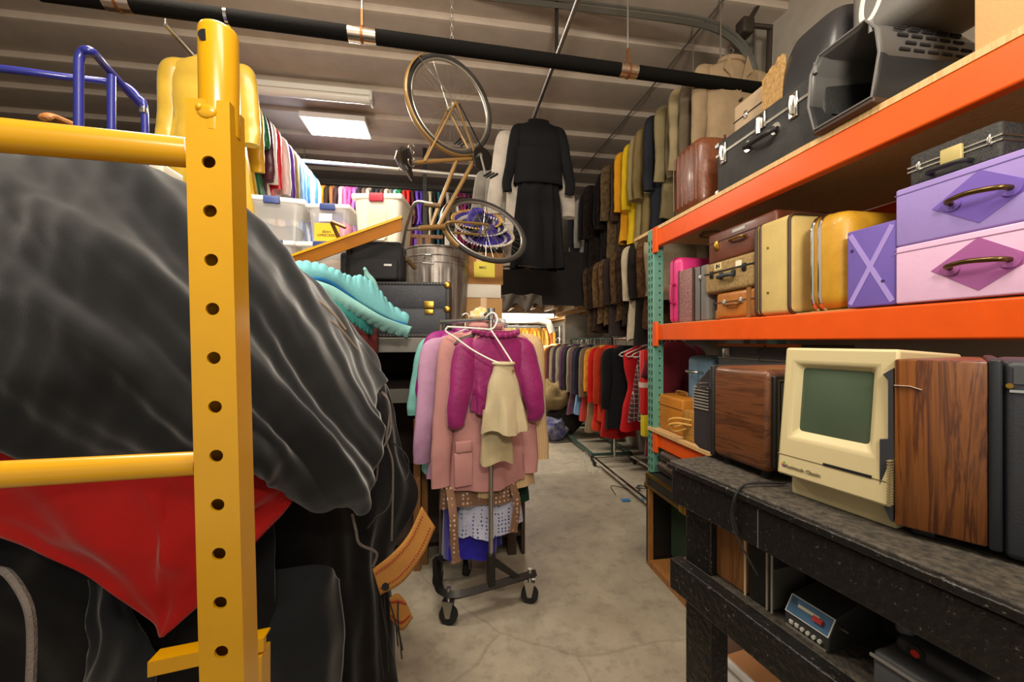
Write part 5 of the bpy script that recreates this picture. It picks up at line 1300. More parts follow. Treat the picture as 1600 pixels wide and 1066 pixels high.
# ---------------------------------------------------------------- clothes
def ss(a, b_, x): x = min(1, max(0, (x-a)/(b_-a))); return x*x*(3-2*x)
def garment(name, label, cat, loc, mt, w=.44, L=.9, hem=None, dep=.12, sl=.6, rz=0, group=None, seed=1, waist=None, fold=.016, nf=5, collar=None, buttons=None, splay=.05, open_=0, nu=32, nv=20, neck=.075, sr=.066, cuff=None, smt=None, belt=None, tier=None, kind=None, hook=0):
    rd = random.Random(seed); ph = [rd.uniform(0, 6.28) for _ in range(6)]
    hem = hem or w*.98; waist = waist or (w*.86)
    t = thing(name, label, cat, loc, rz, group)
    if kind == 'skirt':
        key = [(0, waist/2*.96, dep*.36), (.03, waist/2, dep*.38), (L*.35, waist/2+(hem-waist)*.22, dep*.48), (L, hem/2, dep*.6)]
    else:
        key = [(0, neck, .045), (.02, w*.22, .05), (.045, w*.36, .055), (.075, w*.455, .055), (.11, w*.475, .055), (.20, w*.455, dep*.48), (min(.42, L*.5), waist/2, dep*.45), (L*.75, (waist*.4+hem*.6)/2, dep*.5), (L, hem/2, dep*.55)]
    def prof(z):
        for i in range(len(key)-1):
            if z <= key[i+1][0]:
                f = (z-key[i][0])/max(1e-6, key[i+1][0]-key[i][0]); f = f*f*(3-2*f)*.5+f*.5
                return key[i][1]+(key[i+1][1]-key[i][1])*f, key[i][2]+(key[i+1][2]-key[i][2])*f
        return key[-1][1], key[-1][2]
    zs = [0, .012, .025, .04, .055, .07, .09, .12, .16] + [.16+(L-.16)*(k+1)/(nv-8) for k in range(nv-8)]
    def fn(u, v):
        z = zs[min(len(zs)-1, int(round(v*(len(zs)-1))))]
        a, b_ = prof(z); an = 2*PI*u
        g_ = ss(.12, L, z)
        k = fold*g_*(math.sin(nf*an+ph[0]+1.5*z)*.7+math.sin((nf*2+1)*an+ph[1]-2*z)*.4) + .004*math.sin(9*z+ph[2]+an*2)
        x = (a+k*.6)*math.cos(an); y = (b_+k)*math.copysign(abs(math.sin(an))**.8, math.sin(an))
        q1 = noise.noise(Vector((x*5+seed*3.7, y*3, z*2.2)))
        q2 = 1-abs(noise.noise(Vector((x*7+z*3.5*math.copysign(1, x)+seed, y*2, z*3+seed))))
        nz = (.012*q1*ss(.05, .3, z) + .014*(q2**5)*ss(.08, .3, z))*math.copysign(1, y)
        return V(x*(1+.02*q1), y+nz, -z+(.012*math.sin(3*an+ph[3])*g_))
    m = M().grid(fn, nu, len(zs)-1, True)
    m.f.append(tuple(range(nu-1, -1, -1)))
    obj('body', m, mt, t, solid=0, ang=70)
    if sl:
        for s_ in (-1, 1):
            bend = rd.uniform(-.02, .03)
            pts = crom([(s_*w*.30, 0, -.05), (s_*(w*.43), -.005, -.085), (s_*(w*.49+splay*.1), -.01, -.16), (s_*(w*.5+splay*.55), -.02+bend, -.10-sl*.5), (s_*(w*.5+splay), -.022+bend, -.09-sl*.8), (s_*(w*.5+splay*.95), -.015, -.07-sl)], 5)
            n = len(pts)-1
            rs = [sr*(.45+.55*ss(0, .28, i/n)-.22*ss(.3, 1, i/n)) for i in range(n+1)]
            if cuff: rs = [r*(1+.55*math.sin(PI*min(1, i/n))**1.5*cuff) for i, r in enumerate(rs)]; rs[-1] *= .6
            sm = M().tube(pts, rs, 14, flat=.55, up=(0,1,0), caps=True)
            for i_, v_ in enumerate(sm.v):
                k_ = ss(.1, .3, -v_.z)
                c_ = 1-abs(noise.noise(Vector((v_.x*9, v_.y*9+v_.x*8, v_.z*11+seed*2.3+s_))))
                v_.y += k_*(-.010*c_**3+.006); v_.x += k_*.006*noise.noise(Vector((seed, v_.y*14, v_.z*9)))
            q = obj('sleeve', sm, smt or mt, t, ang=70)
            if cuff == 0: pass
    if collar:
        pts = [(neck*1.1*math.cos(a), .05*math.sin(a), .006-.0*abs(math.sin(a))) for a in [2*PI*k/20 for k in range(20)]]
        obj('collar', M().tube(pts, .02, 8, closed=True), collar, t)
        for s_ in (-1, 1): obj('lapel', M().prism([(s_*.07, -.0), (s_*.11, -.1), (s_*.065, -.14), (s_*.012, -.26), (s_*.01, -.22)], (0, -.066, .01), (1,0,0), (0,-.0,1), (0, -.008, 0)), collar, t, fixn=True)
    if buttons:
        b0, b1, nb, c_ = buttons
        for k in range(nb):
            z = -b0-(b1-b0)*k/max(1, nb-1); obj('button', M().cyl((.012, -dep*.5-.022, z), (.012, -dep*.5+.01, z), .009, 10), c_, t)
    if belt: obj('belt', M().tube([((waist/2+.012)*math.cos(a), (dep*.5+.016)*math.sin(a), -.42) for a in [2*PI*k/24 for k in range(24)]], .022, 8, closed=True, flat=1), belt, t)
    if hook: obj('hanger_hook', M().tube(crom([(0,0,-.02), (0,0,hook-.03), (.02,0,hook), (0,0,hook+.02), (-.02,0,hook+.005)], 4), .0028, 6), STEEL, t, label='wire hanger hook')
    if tier:
        tm, tw_, t0, t1 = tier
        def f2(u, v):
            an = 2*PI*u; q = 1+.05*math.sin(8*an)*v
            return V((tw_/2+.02*v)*math.cos(an)*q, (dep*.56+.02)*math.copysign(abs(math.sin(an))**.8, math.sin(an)), -t0-(t1-t0)*v)
        obj('overlay', M().grid(f2, 32, 8, True), tm, t, solid=.003, ang=60)
    return t
HW = mat('#dedad2', rough=.4)
def hanger(label, loc, rz=0, w=.40, mt=HW, r=.004, tilt=0, group=None, drop=.09, name='wire_hanger'):
    t = thing(name, label, 'hanger', loc, rz, group)
    R = Matrix.Rotation(tilt, 4, 'Y')
    body = M().tube([(0,0,-.06), (-w/2+.02,0,-.06-drop+.02), (-w/2,0,-.06-drop), (-w/2+.02,0,-.06-drop-.012), (w/2-.02,0,-.06-drop-.012), (w/2,0,-.06-drop), (w/2-.02,0,-.06-drop+.02)], r, 8, closed=True).xf(R)
    hk = M().tube(crom([(0,0,-.06), (0,0,-.02), (.022,0,.0), (.018,0,.028), (0,0,.036), (-.02,0,.024)], 5), r*.8, 8).xf(R)
    obj('arms', body, mt, t); obj('hook', hk, mt if r > .0035 else STEEL, t); return t
def rail_posts(name, label, a, b_, mt, r=.014, down=True, feet=False, cat='clothes rail'):
    a, b_ = Vector(a), Vector(b_)
    t = thing(name, label, cat, ((a.x+b_.x)/2, (a.y+b_.y)/2, 0))
    obj('rod', M().cyl(a, b_, r, 12), mt, t, world=True)
    for p in (a, b_):
        if down:
            obj('post', M().cyl(p, (p.x, p.y, .09 if feet else 0), r, 12), mt, t, world=True)
            if feet:
                ft = obj('foot_bar', M().box((p.x-.26, p.y-.015, .07), (p.x+.26, p.y+.015, .10)), mt, t, world=True)
                for s_ in (-1, 1):
                    obj('castor', M().tube([(p.x+.25*s_-.012, p.y, .035), (p.x+.25*s_+.012, p.y, .035)], .035, 14).box((p.x+.25*s_-.018, p.y-.012, .035), (p.x+.25*s_+.018, p.y+.012, .075)), RUB, t, world=True)
        else:
            obj('ceiling_rod', M().cyl(p, (p.x, p.y, ZC), .006, 8), STEEL, t, world=True)
    if feet: obj('base_bar', M().box((a.x-.26, min(a.y,b_.y), .072), (a.x-.23, max(a.y,b_.y), .098)).box((a.x+.23, min(a.y,b_.y), .072), (a.x+.26, max(a.y,b_.y), .098)), mt, t, world=True)
    return t
def nb(words, i, unit, where):
    """label naming a hanging garment by colour and by its neighbours"""
    w_ = words[i]
    if i == 0: return '%s %s, nearest the camera on %s' % (w_, unit[i], where)
    if i == len(words)-1: return '%s %s, farthest along %s, behind %s one' % (w_, unit[i], where, words[i-1])
    return '%s %s hanging just behind the %s one on %s' % (w_, unit[i], words[i-1], where)
# -------- upper right rail of coats
CXR = 1.96
rail_posts('upper_clothes_rail', 'steel rod of coats hung high along the right wall', (CXR, 2.62, 3.50), (CXR, 6.3, 3.50), STEEL, down=False)
up = [ # px of left shoulder, colour, length, word, unit, extra
 (1098, '#8f7a5e', 1.22, 'tan', 'trench coat', {}), (1078, '#5d5040', 1.1, 'dark khaki', 'coat', {}), (1063, '#8a7b5c', 1.05, 'khaki', 'raincoat', {}), (1050, '#6a5d47', 1.0, 'brown-grey', 'coat', {}),
 (1038, '#7d7050', .95, 'olive', 'raincoat', {}), (1024, '#22242b', 1.05, 'dark navy', 'coat', {}), (1014, '#8c8a72', 1.0, 'pale sage', 'raincoat', {}), (1006, '#75633f', 1.1, 'dull brown', 'coat', {}),
 (996, '#8b7a52', 1.1, 'beige-olive', 'coat', {}), (984, '#c7a51a', 1.0, 'bright yellow', 'raincoat', {}), (972, '#c58a17', .95, 'amber yellow', 'raincoat', {}), (962, '#3a2b22', 1.0, 'dark brown', 'coat', {}),
 (953, '#6d5a40', 1.05, 'mottled brown', 'fur coat', {'fur': '#4a3a28'}), (944, '#241d19', 1.0, 'near-black brown', 'fur coat', {'fur': '#17120f'}), (934, '#17161a', 1.1, 'black', 'coat', {}), (924, '#2b2320', 1.1, 'blackish', 'fur coat', {'fur': '#1a1512'}),
 (914, '#1a1a1d', 1.05, 'jet black', 'coat', {}), (905, '#8a867e', 1.0, 'grey-white', 'coat', {}), (897, '#242326', 1.1, 'charcoal', 'coat', {})]
W_u = [u[3] for u in up]; U_u = [u[4] for u in up]
for i, (px, c_, L_, wd, un, ex) in enumerate(up):
    y = ypx(px, 1.74)
    mt = fur(c_, ex['fur']) if 'fur' in ex else cloth(c_)
    t = garment('raincoat' if un == 'raincoat' else 'fur_coat' if 'fur' in un else 'coat', nb(W_u, i, U_u, 'the high right-hand rod'), 'coat', (CXR+.025*math.sin(i*2.4), y, 3.42), mt, w=.48+.035*math.sin(i*1.7), L=L_, dep=.14, sl=.60+.05*math.sin(i*3.1), group='coats on the high right rod', seed=i+1, splay=.02, collar=mt if i < 8 else None, buttons=(.3, .7, 3, cloth('#4a3d2c')) if i in (0, 2, 4) else None, fold=.022, hook=.09)
# -------- second tier, furs
rail_posts('middle_clothes_rail', 'steel rod of fur coats at mid height along the right wall', (CXR, 2.95, 2.50), (CXR, 6.3, 2.50), STEEL, down=False)
fu = [(1018, '#a39579', .62, 'cream padded', 'jacket', None), (1006, '#6b4c33', .85, 'russet', 'fur jacket', '#4a3220'), (993, '#221c19', 1.0, 'black', 'coat', None), (982, '#b5a68c', .95, 'pale cream', 'coat', None), (973, '#33261d', .8, 'dark brown', 'fur coat', '#1d1510'),
      (963, '#5d452e', .75, 'chestnut', 'fur coat', '#3c2a1a'), (953, '#2e2320', .9, 'dusky', 'coat', None), (944, '#6a5238', .78, 'light brown', 'fur jacket', '#44321f'), (935, '#755a3c', .75, 'tawny', 'fur jacket', '#4a3722'), (927, '#3a2c22', .85, 'umber', 'fur coat', '#241a13'), (919, '#574232', .85, 'faded brown', 'fur coat', '#37291d')]
for i, (px, c_, L_, wd, un, f2) in enumerate(fu):
    y = ypx(px, 1.74); mt = fur(c_, f2) if f2 else cloth(c_, var=.2)
    garment('fur_coat' if f2 else 'coat', nb([q[3] for q in fu], i, [q[4] for q in fu], 'the middle right-hand rod'), 'coat', (CXR, y, 2.43), mt, w=.46, L=L_, dep=.15, sl=.5, group='furs on the middle right rod', seed=40+i, splay=.0, sr=.075, hook=.08)
# -------- floor rails on the right
GRN = mat('#3f5b52', rough=.5, metal=.4)
rail_posts('rolling_clothes_rail', 'chrome rolling clothes rail on the right, nearest the teal post', (CXR-.02, 3.05, 1.50), (CXR-.02, 4.45, 1.50), CHROME, feet=True)
rail_posts('rolling_clothes_rail', 'green-based rolling clothes rail on the right, farther down the aisle', (CXR+.02, 4.62, 1.50), (CXR+.02, 6.25, 1.50), GRN, feet=True)
fl = [(1015, 'red', .0), ]
lo_ = [ # px of left shoulder, colour, L, word, unit, sleeves, pattern
 (1001, '#4a4038', .62, 'grey tartan', 'skirt', 0, 'plaid', '#2c2a2c'), (987, '#5c2530', .66, 'maroon tartan', 'skirt', 0, 'plaid', '#2a1a22'), (972, '#b3191c', .85, 'scarlet', 'dress', .0, None, None), (949, '#191a1c', .92, 'black', 'coat', .62, None, None),
 (936, '#b8391f', .88, 'rust orange', 'jacket', .6, None, None), (928, '#c2201a', .9, 'bright red', 'jacket', .62, None, None), (921, '#c8741f', .6, 'orange print', 'shirt', .5, 'mottle', '#d9a62a'), (913, '#7d6850', .66, 'taupe', 'jacket', .6, None, None),
 (905, '#262b3c', .7, 'navy', 'jacket', .6, None, None), (899, '#5c4a55', .66, 'mauve grey', 'jacket', .6, None, None), (893, '#8a7a64', .66, 'beige', 'jacket', .6, None, None), (887, '#20232c', .72, 'midnight blue', 'jacket', .6, None, None), (881, '#4c2c44', .7, 'plum', 'jacket', .6, None, None),
 (875, '#7a725c', .7, 'khaki grey', 'jacket', .6, None, None), (870, '#3c2a34', .7, 'dark plum', 'jacket', .6, None, None), (865, '#8c8468', .66, 'stone', 'jacket', .6, None, None), (860, '#5d2b33', .7, 'burgundy', 'jacket', .6, None, None), (855, '#9a6a30', .7, 'ochre', 'jacket', .6, None, None), (850, '#4a5048', .66, 'moss grey', 'jacket', .6, None, None)]
for i, (px, c_, L_, wd, un, s_, pt, c2_) in enumerate(lo_):
    y = ypx(px, 1.73)
    mt = mat(c_, rough=.9, kind=pt, hex2=c2_, scale=70 if pt == 'plaid' else 14) if pt else cloth(c_)
    garment(un, nb([q[3] for q in lo_], i, [q[4] for q in lo_], 'the rolling rails'), un, (CXR-.01, y, 1.42 if s_ or un == 'dress' else 1.36), mt, w=.46 if s_ else .44, L=L_, hem=.46 if s_ else .5, dep=.11, sl=s_, group='clothes on the right rolling rails', seed=80+i, splay=.02, waist=.40 if s_ else .30, kind=None if s_ or un == 'dress' else 'skirt', hook=.09 if s_ or un == 'dress' else .15)
for i, px in enumerate((1008, 996, 984, 974, 964)):
    hanger('white plastic hanger on the near rolling rail, %s of five from the camera' % ('first', 'second', 'third', 'fourth', 'fifth')[i], (CXR-.02, ypx(px+10, 1.8)-.03, 1.475), 0, .40, HW, .006, group='white hangers on the near rolling rail', name='plastic_hanger')
lw = [(942, '#a11d1a', .45, 'red', .05), (928, '#b3341c', .42, 'tomato', .12), (917, '#8d7a5c', .5, 'fawn', .2), (908, '#a2352b', .4, 'brick', .0), (899, '#6f93bb', .36, 'sky blue', .1), (889, '#5a3a48', .42, 'wine', .1)]
for i, (px, c_, L_, wd, dz_) in enumerate(lw):
    garment('skirt', '%s skirt hanging low beneath the jackets on the rolling rails' % wd, 'skirt', (CXR-.04, ypx(px, 1.73)+.02, .82), cloth(c_), w=.36, L=L_, hem=.42, dep=.08, sl=0, seed=120+i, group='skirts under the jackets', waist=.30, kind='skirt', hook=.66)
# red and yellow costume panel by the post
p = at(1010, 600, 3.05)
t = thing('crayon_costume', 'red foam costume panel with white stripe and yellow lower end behind the teal post', 'costume', (1.60, 2.88, .78))
obj('panel', M().rbox((-.13, -.03, .12), (.13, .03, .62), .012), mat('#c2181a', rough=.5), t); obj('stripe', M().box((-.132, -.032, .33), (.132, .032, .37)), mat('#d6b9ae', rough=.6), t)
obj('yellow_end', M().rbox((-.12, -.028, -.05), (.12, .028, .12), .008), mat('#d8c014', rough=.5), t); obj('strap', M().tube([(-.08,0,.61), (-.03,0,.70), (.03,0,.70), (.08,0,.61)], .008, 6), BLK, t)
garment('dress', 'maroon velvet dress hanging behind the blue suitcase beyond the rack', 'dress', (1.76, 2.88, 1.47), cloth('#5e1420', sheen=.3), w=.40, L=.9, hem=.5, sl=.2, seed=140)
hanger('white hanger holding the maroon velvet dress', (1.76, 2.88, 1.50), 0, .36)
# things beneath and at the end
def lump(name, label, cat, c, s_, mt, seed):
    m = M().sphere((0,0,0), 1, 14)
    for i, v in enumerate(m.v):
        k = 1+.25*noise.noise(v*1.8+Vector((seed,0,0)))+.12*noise.noise(v*4.5+Vector((0,seed,0)))
        m.v[i] = V(v.x*s_[0]*k+c[0], v.y*s_[1]*k+c[1], max(0.0, (v.z+.9)*s_[2]*k)+c[2])
    return one(name, m, mt, label, cat, ang=60)
P = onz(868, 690, 0)
lump('clothes_bundle', 'blue and white bundled bag on the floor at the far end of the right rail', 'bag', (P.x, P.y+.1, 0), (.2,.2,.17), mat('#8f8d94', rough=.8, kind='mottle', hex2='#2c2f6a', scale=7), 2)
lump('duffel_bag', 'khaki canvas duffel slumped on top of the bundled bag', 'bag', (P.x+.06, P.y+.3, .42), (.26,.22,.22), cloth('#7d6a48', var=.2), 5)
lump('clothes_heap', 'dark heap of clothes under the khaki duffel', 'heap', (P.x+.22, P.y+.42, 0), (.3,.25,.25), cloth('#2a2622'), 8)
for k, (px, py) in enumerate(((935, 735), (925, 737))):
    P = onz(px, py, .012); hanger('white wire hanger fallen on the floor, %s' % ('farther right' if k == 0 else 'farther left'), (P.x, P.y, .02), .4*k, .42, HW, .004, tilt=PI/2*.98, name='wire_hanger')
P = onz(985, 765, .01)
one('loose_wire', M().tube(crom([P+V(-.2,-.1,0), P+V(-.15,.1,.01), P+V(.05,-.05,0), P+V(.12,.08,.005), P+V(.2,0,0), P+V(.06,.0,.01), P+V(.16,.09,0)], 6), .004, 6), IRON, 'tangled thin wire on the floor beside the near rolling rail', 'wire')
P = onz(978, 783, 0); one('paint_scrap', M().rbox((P.x-.04, P.y-.02, 0), (P.x+.04, P.y+.03, .012), .004), mat('#2f79b0', rough=.6), 'small blue scrap on the floor near the loose wire', 'scrap')
struct('trim_20', M().box((1.96, 6.5, 0), (XR, 6.56, 2.07)), mat('#c2bbad', rough=.85, var=.06))
one('white_duct', M().tube([(-.4, 5.9, 1.79), (1.35, 5.9, 1.79), (1.5, 5.88, 1.75), (1.56, 5.86, 1.6)], .055, 14).box((-.04,5.88,1.8),(-.02,5.92,1.905)).box((1.09,5.88,1.8),(1.11,5.92,1.905)), mat('#cdc7b9', rough=.5), 'white duct pipe under the lit fluorescent strip', 'duct')
rail_posts('far_clothes_rail', 'clothes rail with amber garments against the far wall under the loft', (1.0, 8.6, 1.80), (2.45, 8.6, 1.80), STEEL)
far = ['#8a8f3c', '#c9b870', '#6d6a2c', '#b9812a', '#c2913a', '#a86a1c', '#c78b2e', '#b0762a', '#7a5a22', '#b98a3a', '#8a4a22', '#a9792c']
fw = ['lime', 'straw', 'olive', 'amber', 'honey', 'rust', 'golden', 'caramel', 'umber', 'sand', 'red-brown', 'bronze']
for i, c_ in enumerate(far):
    garment('shirt', '%s garment on the far rail under the loft, %s from the left' % (fw[i], ['first','second','third','fourth','fifth','sixth','seventh','eighth','ninth','tenth','eleventh','twelfth'][i]), 'shirt', (1.32+.085*i, 8.6, 1.75), cloth(c_), w=.4, L=.4, dep=.10, sl=.3, rz=PI/2, seed=200+i, nu=16, nv=12, group='garments on the far rail', hook=.06)
one('white_sheet', M().rbox((.9, 8.2, .0), (2.4, 8.5, 1.32), .05), mat('#d8d3c6', rough=.9, bump=.3, bs=10), 'white cloth-covered block under the far clothes rail', 'cloth')
hc_ = ['#6f4a6a', '#b03c4a', '#3a3f78', '#c9a03a']
for i, c_ in enumerate(hc_):
    lump('folded_clothes', '%s folded clothes in front of the white block at the far end' % ['mauve','crimson','indigo','mustard'][i], 'clothes', (1.5+.16*i, 7.6, .75 if i % 2 else .55), (.12,.1,.12), cloth(c_), 30+i)
one('sorting_table', M().box((1.3, 7.3, .52), (2.2, 7.9, .55)).box((1.3,7.3,0),(1.34,7.34,.52)).box((2.16,7.3,0),(2.2,7.34,.52)).box((1.3,7.86,0),(1.34,7.9,.52)).box((2.16,7.86,0),(2.2,7.9,.52)), DWD, 'low table with folded clothes at the far end of the aisle', 'table')
for i, (px, w_) in enumerate(((800, .14), (832, .12))):
    P = at(px, 463, 4.85)
    one('grey_rag', M().grid(lambda u, v: V(P.x-w_+2*w_*u, P.y+.02*math.sin(9*u+v*3), P.z+.03-(.16+.05*math.sin(7*u))*v-.04*abs(u-.5)), 16, 10), cloth('#6a6258'), 'grey rag draped over the dark board above the aisle, %s' % ('left one' if i == 0 else 'right one'), 'rag', solid=.004, group=None)
# -------- black dress and whites on the pole
DR = cloth('#141416', var=.1); WD_ = cloth('#b9afa2')
t = garment('black_dress', 'long black dress with caped bodice hanging from the ceiling pole', 'dress', (RX+.02, 3.58, RZ-.10), DR, w=.43, L=1.36, hem=.50, dep=.13, sl=.60, seed=300, splay=.08, sr=.055, fold=.05, nf=9, neck=.10, tier=(DR, .42, .26, .60), waist=.36, hook=.1)
hanger('wooden hanger of the long black dress', (RX+.02, 3.58, RZ-.02), 0, .34, mat('#5a4630', rough=.5), .007, name='wooden_hanger')
garment('white_dress', 'off-white dress hanging behind the black dress', 'dress', (RX-.02, 3.68, RZ-.14), WD_, w=.54, L=1.30, hem=.56, dep=.12, sl=.74, seed=301, splay=.09, sr=.085, fold=.02, hook=.16)
garment('grey_blouse', 'pale striped blouse hanging low at the left behind the white dress', 'blouse', (RX-.30, 3.95, RZ-.40), cloth('#8f8a80'), w=.36, L=.62, hem=.4, dep=.1, sl=.5, seed=302, splay=.06, hook=.4)
# -------- left gowns
CXL = -1.88
rail_posts('left_clothes_rail', 'steel rod of satin gowns hung high on the left', (CXL, 3.0, 3.60), (CXL, 5.6, 3.60), STEEL, down=False)
SAT = lambda h: mat(h, rough=.35, sheen=.2, bump=.1, bs=30, var=.08)
lf = [(388, '#bd9a34', 1.15, 'pale yellow', 3.18), (404, '#c99a1a', .95, 'golden yellow', None), (411, '#0f5a35', .85, 'emerald green', None), (418, '#4a1c2c', .9, 'dark burgundy', None), (425, '#cfc6ba', 1.05, 'cream', None), (433, '#b51526', 1.1, 'red', None),
      (445, '#c9c2bb', 1.0, 'off-white', None), (453, '#4b1f7c', 1.0, 'purple', None), (461, '#8d7a4a', .9, 'bronze', None), (466, '#6f96c8', 1.05, 'powder blue', None), (473, '#5a8cc4', 1.05, 'light blue', None), (479, '#1e62a8', 1.0, 'cobalt blue', None), (485, '#c8cfd6', 1.0, 'white', None), (491, '#1f5fc0', 1.0, 'royal blue', None), (496, '#8ba0b5', 1.0, 'grey-blue', None)]
for i, (px, c_, L_, wd, yy) in enumerate(lf):
    y = yy or ypx(px, -1.60)
    t = garment('gown', nb([q[3] for q in lf], i, ['gown']*len(lf), 'the high left rod'), 'gown', (CXL+(.0 if i else .17), y, 3.52), SAT(c_), w=.5, L=L_, hem=.6, dep=.14, sl=.55 if i not in (2,) else .3, seed=400+i, group='gowns on the high left rod', splay=.03, fold=.035, nf=11, sr=.075, hook=.09)
    if i in (1, 2, 4): obj('paper_tag', M().box((.2, -.09, -.16), (.24, -.088, -.10)), WHT, t)
# -------- back rail, clothes side on
rail_posts('back_clothes_rail', 'long dark rod of densely packed clothes before the back wall', (-2.6, 5.75, 3.62), (1.35, 5.75, 3.62), IRON, r=.018, down=False)
cols = ['#7aa03a','#c9d07a','#b8341c','#cf3a1c','#c98a2a','#2e2621','#8a5a3a','#3a2a2c','#c9a6b4','#d65f9e','#b84a86','#8a5aa0','#2a2024','#5d4a44','#a89a8c','#1d1a1c','#2a2a30','#4a3a30','#d0b8a8','#6f6a66','#7ac0b0','#1f7a4a','#b02a2a','#c2281f','#3a1a24','#5a3a90','#3c2a78','#7a6a4a','#a8a08a','#1b1b1d','#26545c','#1d1d22','#c9c2b4','#5a5248','#d8d0c0','#7a1a4a','#8a2a6a','#3c2c3a','#6a2a3a','#4a1d2a','#202024','#5a4a48','#8a2030','#3a5a6a','#b8b0a8','#222226','#70483a','#94887a','#1c1c1e']
names = ['lime green','pale lime','vermilion','orange-red','amber','dark brown','copper','maroon-brown','blush','hot pink','magenta-pink','violet','black-brown','taupe','putty','black','slate black','brown','peach','mid grey','aqua','bottle green','crimson','scarlet','wine black','purple','indigo','olive tan','stone','jet','petrol blue','ink','ivory','drab','cream','raspberry','fuchsia','aubergine','claret','oxblood','coal','mushroom','cherry','steel blue','silver','soot','cinnamon','greige','pitch black']
x0 = ony(480, 300, 5.75).x; x1 = ony(800, 300, 5.75).x
for i, c_ in enumerate(cols):
    x = x0 + (x1-x0)*i/(len(cols)-1)
    garment('hanging_garment', '%s garment on the back rod%s' % (names[i], ', right after the %s one' % names[i-1] if i else ', first at the left'), 'garment', (x, 5.75, 3.57), cloth(c_), w=.42, L=.9+.3*((i*7) % 5)/5, dep=.065, sl=.45, rz=PI/2, seed=500+i, nu=18, nv=13, group='clothes on the back rod', splay=.0, sr=.045, hook=.06)
one('curtain_rod', M().cyl(at(470, 251, 4.7), at(800, 281, 4.75), .022, 12), mat('#c9c4ba', rough=.3, metal=.6), 'long pale metal tube crossing below the ceiling behind the bicycle saddle', 'rod')
one('black_strut', M().box((at(663,260,5.2).x-.02, at(663,260,5.2).y, 2.4), (at(663,260,5.2).x+.03, at(663,260,5.2).y+.04, ZC)), IRON, 'black vertical strut behind the bicycle saddle', 'strut')
# -------- the clothes rail in the middle of the aisle
RA = math.radians(16)
ax_r = V(math.cos(RA), math.sin(RA), 0); ay_r = V(-math.sin(RA), math.cos(RA), 0)
C0 = at(767, 900, 2.13); C0.z = 0
t = thing('garment_rack', 'short black-based rolling garment rack in the middle of the aisle', 'clothes rail', tuple(C0), RA)
BBR = mat('#23211f', rough=.4, metal=.4, bump=.1, bs=60)
zb = .155
bar = crom([(.27, 0, zb), (.1, 0, zb), (-.12, 0, zb), (-.20, .01, zb), (-.245, .05, zb), (-.255, .10, zb), (-.24, .2, zb), (-.2, .38, zb)], 6)
obj('base_frame', M().tube(bar, .024, 4, flat=1.0), BBR, t, ang=20)
obj('rear_arm', M().tube([(-.2, .36, zb), (.02, .40, zb)], .022, 4), BBR, t, ang=20)
obj('post_socket', M().box((-.019, -.02, zb), (.019, .02, zb+.175)), BBR, t, bevel=.003)
obj('brace', M().prism([(.018, .15), (.018, .105), (.13, .015), (.17, .015)], (0, -.012, zb+.0), (1,0,0), (0,0,1), (0, .024, 0)), BBR, t, fixn=True)
obj('post', M().cyl((0, 0, zb+.14), (0, 0, 1.63), .0125, 16), STEEL, t)
obj('post', M().cyl((-.17, .39, zb), (-.17, .39, 1.60), .011, 12), mat('#6a5a4c', rough=.5, metal=.4), t)
obj('top_rod', M().cyl((0, 0, 1.585), (-.17, .39, 1.585), .0125, 12), STEEL, t)
obj('post_finial', M().cyl((0, 0, 1.585), (0, 0, 1.645), .022, 16), CHROME, t)
for x, y in ((-.225, .03), (.235, .0), (-.19, .38), (.0, .4)):
    k0 = math.radians(-35 if y < .1 else 50); R_c = Matrix.Translation(V(x, y, 0)) @ Matrix.Rotation(k0, 4, 'Z')
    def rc3(m_): return m_.xf(R_c)
    c_ = obj('castor', rc3(M().tube([(0, -.014, .048), (0, .014, .048)], .048, 24)), RUB, t)
    fk_ = [(-.012,.0),(.012,.0),(.03,.085),(-.03,.085)]
    obj('castor_fork', rc3(M().prism(fk_, (0, -.021, .04), (1,0,0), (0,0,1), (0,.003,0)).prism(fk_, (0, .018, .04), (1,0,0), (0,0,1), (0,.003,0)).box((-.03,-.021,.122),(.03,.021,.126)).cyl((0, 0, .11), (0, 0, zb+.035), .012, 10)), STEEL, c_)
    obj('hub', rc3(M().tube([(0, -.023, .048), (0, .023, .048)], .009, 12)), STEEL, c_)
def on_rack(s_, z, x=0): return C0 + ax_r*(x - .03*s_/.39) + ay_r*s_ + V(0,0,z)
# garments, rear to front
PKJ = cloth('#b5827e', var=.06); MAG = mat('#850e5a', rough=.6, sheen=.3, bump=.3, bs=40, var=.12); CRJ = cloth('#c9ad82', var=.06); LAV = cloth('#b48aa8')
garment('aqua_blouse', 'pale aqua blouse at the back left of the aisle garment rack', 'blouse', on_rack(.40, 1.53, .00), cloth('#74b0a8'), w=.46, L=.85, hem=.5, sl=.42, seed=600, rz=RA, splay=.06)
garment('magenta_dress', 'magenta dress behind the pink jackets on the aisle garment rack', 'dress', on_rack(.35, 1.56, .02), mat('#8a1470', rough=.6, var=.1), w=.46, L=.8, hem=.5, sl=.35, seed=601, rz=RA, splay=.04)
garment('green_skirt', 'dark green skirt low at the right back of the aisle garment rack', 'skirt', on_rack(.33, .92, .16), cloth('#1e3a2c'), w=.42, L=.48, hem=.50, waist=.34, sl=0, seed=602, rz=RA, kind='skirt', hook=.58)
garment('lavender_jacket', 'lavender pink jacket peeping out at the left of the aisle garment rack', 'jacket', on_rack(.28, 1.52, -.02), LAV, w=.44, L=.84, hem=.5, sl=.66, seed=603, rz=RA, splay=.05, collar=None)
